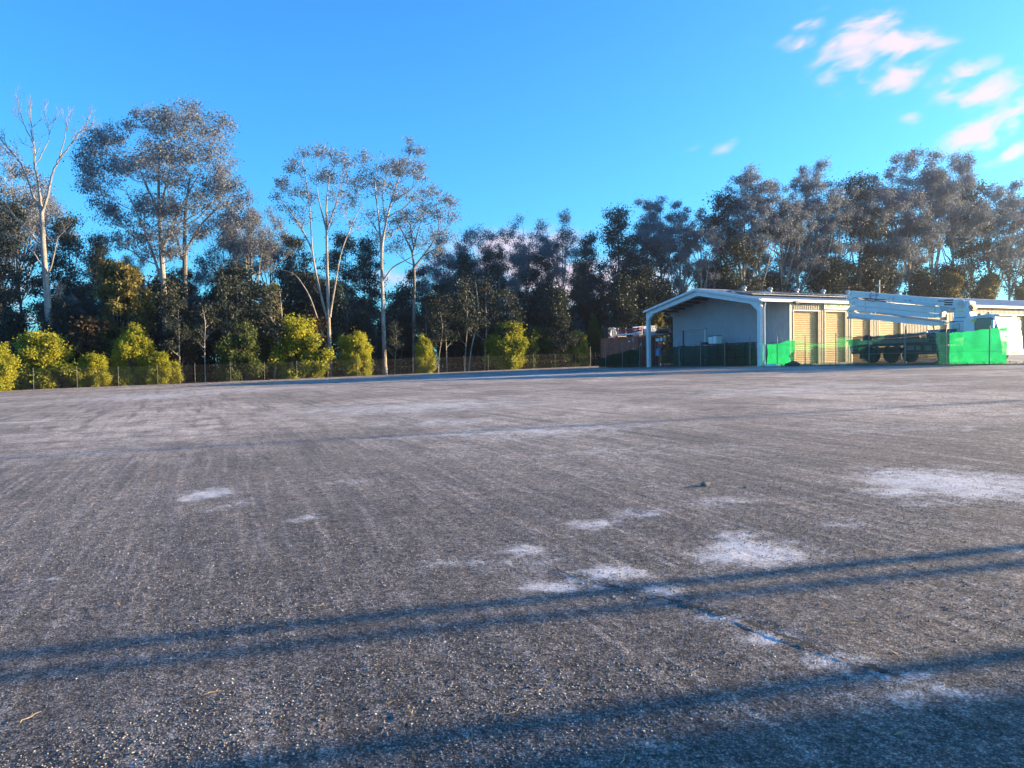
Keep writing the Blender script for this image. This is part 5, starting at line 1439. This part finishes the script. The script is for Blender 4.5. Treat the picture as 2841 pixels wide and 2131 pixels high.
# 3 wispy many-stemmed gum
hero('gum_tree', 'wispy gum of many thin upswept stems with sparse leaf tufts', 905, 76,
     [([(918, 1045), (912, 900), (908, 760), (906, 640), (905, 560), (915, 480)], .24, .04), ([(912, 900), (880, 780), (865, 690), (862, 600), (850, 500), (836, 440)], .13, .03), ([(915, 880), (930, 790), (945, 700), (985, 600), (1010, 560)], .11, .03),
      ([(865, 690), (830, 620), (790, 570), (755, 520)], .09, .02), ([(906, 640), (935, 560), (950, 480)], .09, .02), ([(906, 640), (880, 540), (880, 460)], .09, .02), ([(905, 960), (860, 820), (820, 760), (770, 745)], .10, .02)],
     [(838, 418, 16, 14, .5), (880, 420, 16, 14, .5), (910, 430, 24, 16, .6), (940, 440, 26, 20, .7), (965, 460, 20, 18, .6), (805, 450, 18, 18, .5), (830, 470, 24, 20, .6), (870, 480, 30, 22, .7), (920, 490, 34, 24, .8), (955, 510, 26, 22, .7),
      (770, 500, 20, 18, .5), (790, 520, 28, 22, .6), (830, 530, 30, 24, .7), (870, 550, 30, 24, .6), (940, 550, 30, 22, .6), (760, 540, 18, 14, .4), (800, 580, 26, 16, .5), (850, 600, 26, 18, .4), (960, 590, 24, 18, .4), (930, 610, 30, 20, .4), (985, 620, 24, 18, .4), (820, 610, 30, 14, .4)],
     23, M_GUM, 11, 44, .36, .18)
# 4 leaning gum
hero('gum_tree', 'pale-trunked gum with a loose crown reaching out over the shrubs', 1065, 80,
     [([(1068, 1040), (1064, 900), (1060, 780), (1058, 690), (1070, 620), (1085, 560), (1110, 480), (1140, 420)], .26, .03), ([(1062, 780), (1090, 740), (1130, 720), (1165, 700)], .11, .03), ([(1058, 690), (1050, 600), (1040, 520), (1045, 460)], .12, .03),
      ([(1058, 660), (1020, 600), (995, 560)], .08, .02), ([(1070, 620), (1060, 540), (1075, 470)], .09, .02)],
     [(1145, 412, 22, 24, .7), (1165, 420, 10, 14, .3), (1005, 440, 22, 18, .6), (1060, 440, 40, 24, 1), (1100, 450, 36, 26, .9), (1130, 470, 36, 26, .9), (1175, 490, 28, 24, .7), (1010, 480, 28, 22, .7), (1060, 490, 40, 28, .9), (1150, 460, 28, 24, .6),
      (990, 520, 30, 24, .7), (1040, 530, 34, 24, .7), (1110, 540, 40, 26, .9), (1150, 540, 24, 20, .5), (965, 555, 30, 24, .6), (1080, 590, 40, 26, .8), (1030, 600, 34, 24, .6), (1120, 600, 40, 24, .8), (1050, 640, 34, 22, .6)],
     24, M_GUM, 11, 56, .40, .19)
# 5 right-hand companion
hero('gum_tree', 'dark-limbed gum leaning away from the pale-trunked gum', 1145, 84,
     [([(1148, 1036), (1148, 900), (1150, 760), (1145, 700), (1120, 650), (1100, 610)], .22, .05), ([(1150, 740), (1190, 690), (1220, 640), (1210, 570)], .12, .03), ([(1145, 700), (1160, 640), (1180, 580)], .10, .02), ([(1148, 690), (1140, 640), (1135, 590)], .08, .02)],
     [(1195, 540, 26, 18, .7), (1225, 550, 22, 16, .6), (1250, 560, 16, 14, .4), (1180, 580, 34, 24, .9), (1225, 600, 30, 24, .7), (1255, 610, 18, 14, .4), (1150, 610, 40, 26, .9), (1200, 640, 36, 24, .8), (1235, 660, 28, 18, .5), (1120, 650, 40, 24, .8), (1170, 670, 40, 22, .8), (1100, 690, 34, 20, .7), (1210, 690, 30, 18, .5)],
     25, M_GUM, 11, 56, .40, .20, M_BARKD)

# ---- ranks of trees from prototypes
OPEN = [f'gum_tree_open{i}' for i in range(4)]; TALL = [f'gum_tree_tall{i}' for i in range(5)]; FULL = [f'gum_tree_full{i}' for i in range(3)]; UNDER = [f'understorey_tree{i}' for i in range(3)]; SAP = [f'sapling{i}' for i in range(3)]
SKY_PTS = [(-200, 470), (0, 450), (90, 480), (180, 600), (300, 640), (700, 600), (740, 590), (800, 640), (1000, 660), (1230, 670), (1290, 640), (1330, 645), (1420, 655), (1480, 640), (1550, 625), (1640, 640), (1700, 590), (1800, 590), (1870, 600), (1950, 570), (2050, 520), (2120, 510), (2180, 540), (2260, 480), (2340, 520), (2440, 490), (2520, 450), (2580, 440), (2660, 470), (2720, 520), (2800, 525), (2900, 540), (3200, 560)]
skyline = lambda px: float(np.interp(px, [p[0] for p in SKY_PTS], [p[1] for p in SKY_PTS]))
def region(lab, px, Y):
    w = 'behind the shed' if px > 1760 else ('beyond the red container' if px > 1560 else ('behind the sunlit shrubs' if Y < fence_Y(px) + 24 else 'deep behind the long fence'))
    return f'{lab} {w}'
def fence_Y(px):
    s_ = (px - SRC_W / 2) / F_PX; t_ = (s_ * F0[1] - F0[0]) / (FD[0] - s_ * FD[1]); return F0[1] + FD[1] * t_
G_OPEN = 'slender pale gums of the wood'; L_OPEN = 'slender pale-stemmed gum with an open tufted crown'
G_FULL = 'dense dark gums of the wood'; L_FULL = 'dense dark-crowned gum standing'
G_UND = 'dark understorey trees of the wood'; L_UND = 'low dark bushy tree filling the shade'
G_SAP = 'thin pale saplings at the edge of the wood'; L_SAP = 'thin pale-stemmed sapling with small dark leaf tufts at the edge of the wood'
# skyline trees: (px, top, depth, kind)
front_rank = [(20, 440, 80, 'o'), (75, 480, 86, 'o'), (200, 600, 84, 'f'), (290, 650, 80, 'f'), (700, 560, 84, 'o'), (760, 600, 90, 'o'), (640, 560, 88, 'o'), (830, 650, 88, 'f'), (960, 650, 90, 'f'), (1030, 660, 94, 'f'),
              (1235, 660, 96, 'o'), (1322, 640, 100, 'o'), (1400, 660, 104, 'o'), (1480, 615, 104, 'o'), (1560, 605, 106, 'o'), (1300, 700, 92, 'f'), (1380, 690, 94, 'f'), (1640, 650, 98, 'f'),
              (1720, 578, 98, 'f'), (1790, 570, 102, 'o'), (1835, 575, 104, 'o'), (1890, 575, 100, 'o'), (1950, 585, 96, 'o'), (2010, 540, 94, 'f'), (2060, 512, 96, 'o'), (2110, 490, 92, 'o'), (2170, 535, 94, 'f'), (2215, 500, 90, 'o'), (2265, 465, 92, 'o'), (2320, 520, 94, 'f'),
              (2385, 490, 92, 'f'), (2430, 500, 90, 'o'), (2480, 470, 94, 'f'), (2530, 440, 92, 'o'), (2585, 435, 90, 'o'), (2645, 450, 94, 'o'), (2690, 505, 96, 'f'), (2745, 520, 94, 'o'), (2800, 520, 98, 'o'), (2845, 545, 92, 'f'), (2920, 540, 94, 'o'), (-60, 470, 78, 'f'), (-140, 500, 80, 'o')]
def edge_Y(px, y=36.0):      # the wood's edge behind the shed: far enough back for the low sun to reach the fence
    s_ = (px - SRC_W / 2) / F_PX; return (y + .8907 * 54 - .4546 * 18.17) / (.8907 - .4546 * s_) if px > 1560 else 0
for i, (px, yt, Y, kd) in enumerate(front_rank):
    Y = max(Y, edge_Y(px))
    b, H = stand(px, yt, Y)
    if kd == 'o' or (px > 2040 and i % 3): plant((TALL[i % 5] if px > 1600 else OPEN[i % 4]), 'gum_tree', b, H * 1.02, L_OPEN, G_OPEN, wx=random.uniform(.85, 1.1))
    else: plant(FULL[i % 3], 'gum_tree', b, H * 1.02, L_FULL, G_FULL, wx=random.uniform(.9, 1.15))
# the wood behind the fence
def wood_pt(t, s): x, y = fence_pt(t, -s); return Vector((x, y, gz(x, y) - .1))
def px_of(p):
    q = C3.transposed() @ (Vector(p) - EYE); return SRC_W / 2 + q.x / -q.z * F_PX
rr = random.Random(31)
for s, n, t0, t1 in ((9, 20, -22, 64), (13, 20, -24, 66), (18, 18, -28, 72), (24, 18, -30, 84), (30, 18, -34, 90), (38, 16, -36, 96)):
    for k in range(n):
        t_ = t0 + (t1 - t0) * (k + rr.uniform(.1, .9)) / n
        p = wood_pt(t_, s + rr.uniform(-1.5, 2)); px = px_of(p)
        if not -350 < px < 3100: continue
        top = skyline(px) + rr.uniform(60, 220); H = max(6.0, at(px, top, p.y).z - p.z)
        u = rr.random()
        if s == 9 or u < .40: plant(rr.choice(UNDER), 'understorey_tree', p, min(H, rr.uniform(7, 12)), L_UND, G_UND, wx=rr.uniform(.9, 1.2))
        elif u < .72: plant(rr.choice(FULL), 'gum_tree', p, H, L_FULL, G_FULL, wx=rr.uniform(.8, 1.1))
        else: plant(rr.choice(OPEN), 'gum_tree', p, H, L_OPEN, G_OPEN, wx=rr.uniform(.8, 1.0))
# behind the container and the shed
def back_pt(x, y): p = SHED_M @ Vector((x, y, 0)); p.z = gz(p.x, p.y) - .1; return p
for y, n, x0, x1 in ((36, 14, -2, 80), (41, 13, -6, 84), (48, 13, -8, 88), (58, 13, -10, 94)):
    for k in range(n):
        p = back_pt(x0 + (x1 - x0) * (k + rr.uniform(.1, .9)) / n, y + rr.uniform(-1.2, 1.5)); px = px_of(p)
        if not 1500 < px < 3150: continue
        top = skyline(px) + rr.uniform(110, 300); H = max(7.0, at(px, top, p.y).z - p.z); u = rr.random()
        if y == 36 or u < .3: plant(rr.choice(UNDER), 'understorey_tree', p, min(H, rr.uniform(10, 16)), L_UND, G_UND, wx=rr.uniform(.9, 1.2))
        elif u < .62: plant(rr.choice(FULL), 'gum_tree', p, H, L_FULL, G_FULL, wx=rr.uniform(.8, 1.1))
        else: plant(rr.choice(TALL), 'gum_tree', p, H, L_OPEN, G_OPEN, wx=rr.uniform(.8, 1.0))
# slender saplings along the edge
for i, (px, yt, t_off, lab) in enumerate([(570, 835, 2.5, None), (640, 760, 3.0, None), (665, 770, 3.6, None), (760, 790, 3.0, None), (500, 830, 2.5, None), (1095, 890, 2.2, None), (1215, 850, 2.6, None), (1240, 820, 3.2, None), (1290, 790, 3.0, None), (1300, 760, 3.8, None), (1345, 770, 3.4, None), (1410, 800, 3.4, None), (1540, 800, 3.6, None), (1180, 840, 3.4, None)]):
    # depth of the fence line at this pixel
    k = (px - 91 - 0) ; s_ = (px - SRC_W / 2) / F_PX; t_ = (s_ * F0[1] - F0[0]) / (FD[0] - s_ * FD[1]); Yf = F0[1] + FD[1] * t_ + t_off
    b, H = stand(px, yt, Yf); plant(SAP[i % 3], 'sapling', b, H, L_SAP, G_SAP, wx=random.uniform(.8, 1.3))
def fence_Y(px):
    s_ = (px - SRC_W / 2) / F_PX; t_ = (s_ * F0[1] - F0[0]) / (FD[0] - s_ * FD[1]); return F0[1] + FD[1] * t_
# sunlit shrubs leaning on the fence: (key, px, top, half width px, depth behind the fence, label)
SHR = [('wattle0', -18, 965, 62, -2.2, 'yellow-green wattle shrub at the open end of the chain-link fence'),
       ('wattle1', 118, 932, 95, 2.9, 'broad yellow wattle shrub under the bare dead gum'),
       ('wattle2', 262, 988, 48, 1.7, 'small round wattle beside the broad one under the dead gum'),
       ('wattle3', 372, 930, 62, 2.4, 'tall leafy wattle shrub below the golden olive tree'),
       ('wattle0', 450, 985, 52, 1.7, 'low spreading wattle at the foot of the tallest gum'),
       ('greenbush0', 668, 915, 70, 2.4, 'mid-green shrub touching the largest golden wattle'),
       ('wattle2', 822, 893, 92, 3.0, 'largest golden wattle shrub, with a rusty dry tip behind it'),
       ('wattle1', 992, 930, 50, 1.8, 'neat round wattle below the leaning pale-trunked gum'),
       ('wattle3', 1178, 948, 32, 1.4, 'smallest wattle shrub, between two groups of thin saplings'),
       ('wattle0', 1408, 905, 70, 2.4, 'bushy golden wattle with a white rag on the fence before it'),
       ('greenbush1', 1490, 915, 70, 3.4, 'shaded green shrub beside the bushy golden wattle'),
       ('wattle1', 1598, 925, 40, 2.6, 'thin-topped wattle standing behind the dark scrub near the red container'),
       ('greenbush0', 1655, 893, 28, 4.5, 'narrow green shrub rising behind the red container')]
for key, px, yt, hw, off, lab in SHR:
    Y = fence_Y(px) + off * .8 + (hw * .4 / F_PX * 65 if off > 0 else 0)
    b, H = stand(px, yt, Y); W0 = 2.2; wx = (hw * .9 * Y / F_PX) / W0 / (H / PROTO[key][1])
    plant(key, 'shrub', b, H, lab, 'sunlit shrubs along the fence', 'shrub', wx=wx)
b, H = stand(345, 712, fence_Y(345) + 5.5); plant('tallolive', 'olive_tree', b, H, 'tall bushy tree with golden olive leaves left of the orange trunk'.replace('left of', 'next to'), None, 'tree', wx=.78)
b, H = stand(760, 775, fence_Y(760) + 4.8); plant('tallolive', 'olive_tree', b, H, 'narrow olive tree rising above the largest golden wattle', None, 'tree', wx=.42)
b, H = stand(255, 900, fence_Y(255) + 4.5); plant('brownbush', 'shrub', b, H, 'brownish dry shrub in the shade between two wattles', None, 'shrub')
b, H = stand(868, 893, fence_Y(868) + 5.0); plant('brownbush', 'shrub', b, H, 'rusty dry-leaved shrub tip behind the largest golden wattle', None, 'shrub', wx=.9)
b, H = stand(505, 860, fence_Y(505) + 3.6); plant('brownbush', 'shrub', b, H, 'tall brown-leaved shrub beside the orange gum trunk', None, 'shrub', wx=.55)
b, H = stand(1825, 850, edge_Y(1825, 33)); plant('tallolive', 'olive_tree', b, H, 'golden-leaved tree seen through the carport beyond the container', None, 'tree', wx=.5)
b, H = stand(2745, 750, edge_Y(2745, 33)); plant('tallolive', 'olive_tree', b, H, 'golden-leaved tree rising behind the shed roof above the truck cab', None, 'tree', wx=.62)
b, H = stand(2640, 745, edge_Y(2640, 33)); plant('tallolive', 'olive_tree', b, H, 'paler golden tree behind the shed roof above the boom pivot', None, 'tree', wx=.55)
b, H = stand(2835, 790, edge_Y(2835, 33)); plant('tallolive', 'olive_tree', b, H, 'golden tree behind the far length of the shed roof', None, 'tree', wx=.5)
for k in PROTO:
    if k not in USED:
        for c in list(PROTO[k][0].children): bpy.data.objects.remove(c)
        bpy.data.objects.remove(PROTO[k][0])
# dark scrub at the end of the long fence, weeds along the kerb of the yard
def scrub(name, pts, n, size, m, seed, spread, hmax):
    rs = np.random.default_rng(seed); P = []
    for _ in range(n):
        c = np.array(pts[int(rs.integers(len(pts)))]); q = c[:2] + rs.normal(0, spread, 2); P.append((q[0], q[1], gz(*q) + hmax * rs.random() ** 1.6))
    V, Fq = leaves(np.array(P), size, rs, -.2, .3); me = np_mesh(name, V, Fq); me.materials.append(m); o = link(bpy.data.objects.new(name, me)); tag(o, kind='stuff'); return o
scrub('undergrowth', [fence_pt(t_, -4.0 - random.random() * 4) for t_ in np.linspace(-15, 62, 300)], 14000, .18, M_GUMDARK, 61, .45, .8)
scrub('undergrowth', [fence_pt(t_, -2.0 - random.random() * 1.5) for t_ in np.linspace(48, 57, 60)], 6000, .20, M_GUMDARK, 62, .5, 2.2)
scrub('weeds', [tuple((SHED_M @ Vector((NX - .15, -l, 0)))[:2]) for l in np.linspace(.2, 24, 160)], 3600, .055, M_WEED, 63, .10, .17)
# ------------------------------------------------------------------ rag on the fence, distant pole
x, y = fence_pt(45.2, .05); o = MB(); V = []; Fs = []
for i in range(7):
    z = 1.42 - i * .16; w = .05 + .05 * math.sin(i * 1.3) ** 2
    V += [(-w, .02 * math.sin(i), z), (w, .03 * math.cos(i * 2), z)]
for i in range(6): Fs.append((2 * i, 2 * i + 1, 2 * i + 3, 2 * i + 2))
o.add(V, Fs); o = o.build('rag', M_WPLAST); o.location = (x, y, gz(x, y)); tag(o, 'torn white rag hanging on the chain-link fence', 'rag')
sd_ = o.modifiers.new('thickness', 'SOLIDIFY'); sd_.thickness = .01
b = base_at(2440, 83); e = empty('pole', b, label='thin pale pole standing behind the shed roof', cat='pole')
h = at(2440, 778, 83).z - b.z
MB().tube([(0, 0, -.2), (0, 0, h)], .07, 8).build('shaft', M_GALV, e, smooth=True); MB().box((-.5, -.04, h - .6), (.5, .04, h - .5)).build('cross_arm', M_GALV, e)

# ------------------------------------------------------------------ out of view: poles traced back from their shadows, and an added shadow-casting shed
M_POLE = bark_mat('timber_pole', (.24, .20, .16), (.12, .10, .08), 2)
SD2 = Vector((math.cos(SUN_AZ), math.sin(SUN_AZ), 0))
def pole_for(px, py, dist, r, h, label):
    g = on_ground(px, py); p = Vector((g.x, g.y, 0)) + SD2 * dist; p.z = gz(p.x, p.y)
    e = empty('power_pole', p, label=label, cat='pole', group='timber poles beside the yard')
    MB().tube([(0, 0, -.3), (0, 0, h * .5), (.03, 0, h)], [r * 1.1, r, r * .8], 12).build('shaft', M_POLE, e, smooth=True)
    MB().box((-.06, -1.0, h - .7), (.06, 1.0, h - .58)).build('cross_arm', M_POLE, e)
L_POLE = 'round timber power pole with one cross arm beside the yard'
pole_for(1420, 1668, 20, .07, 8, L_POLE); pole_for(1420, 1720, 22, .065, 8.5, L_POLE); pole_for(1900, 1950, 18, .075, 8, L_POLE)
pole_for(700, 1232, 62, .09, 15, L_POLE)
g = on_ground(2150, 2035); c = Vector((g.x, g.y, 0)) + SD2 * 26; side = Vector((-SD2.y, SD2.x, 0))  # unseen shed, added to cast the wide shadow over the near yard
caster_M = frame_at(Vector((c.x, c.y, gz(c.x, c.y))), SD2, side)
nb = empty('shade_caster_shed', matrix=caster_M, label='unseen grey steel shed added on the sunny side to shade the yard', cat='shed')
V, Fs = ribbed(-9.0, 0.0, -.2, 5.2, lambda a, o_, z: (-o_, a, z), .3, .04); wall_part('wall', V, Fs, M_INNER, nb)
V, Fs = ribbed(-9.0, 0.0, -.2, 5.2, lambda a, o_, z: (7 + o_, a, z), .3, .04); wall_part('wall', V, Fs, M_INNER, nb)
V, Fs = ribbed(0.0, 7.0, -.2, 5.2, lambda a, o_, z: (a, o_, z), .3, .04); wall_part('wall', V, Fs, M_INNER, nb)
V, Fs = ribbed(0.0, 7.0, -.2, 5.2, lambda a, o_, z: (a, -9.0 - o_, z), .3, .04); wall_part('wall', V, Fs, M_INNER, nb)
MB().prism([(-.2, 5.2), (3.5, 6.0), (7.2, 5.2), (3.5, 6.1)], -9.15, .15).build('roof', M_ROOF, nb)

# dry gum leaves blown over the near yard
rs_ = np.random.default_rng(77); n_ = 420
yl_ = rs_.uniform(2.3, 16, n_); xl_ = rs_.uniform(-.75, .75, n_) * yl_
Pl = np.stack([xl_, yl_, G(xl_, yl_) + .018], 1)
Dl = np.stack([np.cos(a_ := rs_.uniform(0, 6.28, n_)), np.sin(a_), rs_.normal(0, .12, n_)], 1); Sl = np.stack([-np.sin(a_), np.cos(a_), rs_.normal(0, .25, n_)], 1)
Ll = rs_.uniform(.025, .07, n_)[:, None]
Vl = np.stack([Pl, Pl + Dl * Ll * .5 + Sl * Ll * .13, Pl + Dl * Ll, Pl + Dl * Ll * .5 - Sl * Ll * .13], 1).reshape(-1, 3)
me = np_mesh('leaf_litter', Vl, np.arange(4 * n_).reshape(-1, 4)); me.materials.append(leaf_mat('dry_leaves', (.10, .07, .045), (.34, .27, .18), .1, 1.0)); tag(link(bpy.data.objects.new('leaf_litter', me)), kind='stuff')
# ------------------------------------------------------------------ thin low-sun haze
hz = MB().box((-420, -120, -16), (520, 420, 60)).build('haze', bpy.data.materials.new('haze'))
tag(hz, kind='stuff')
hm = hz.data.materials[0]; hm.use_nodes = True
ht = hm.node_tree; ht.nodes.clear()
pv = ht.nodes.new('ShaderNodeVolumePrincipled')
pv.inputs['Color'].default_value = (.86, .90, 1.0, 1); pv.inputs['Density'].default_value = .0005; pv.inputs['Anisotropy'].default_value = .86
ho = ht.nodes.new('ShaderNodeOutputMaterial'); ht.links.new(pv.outputs[0], ho.inputs['Volume'])
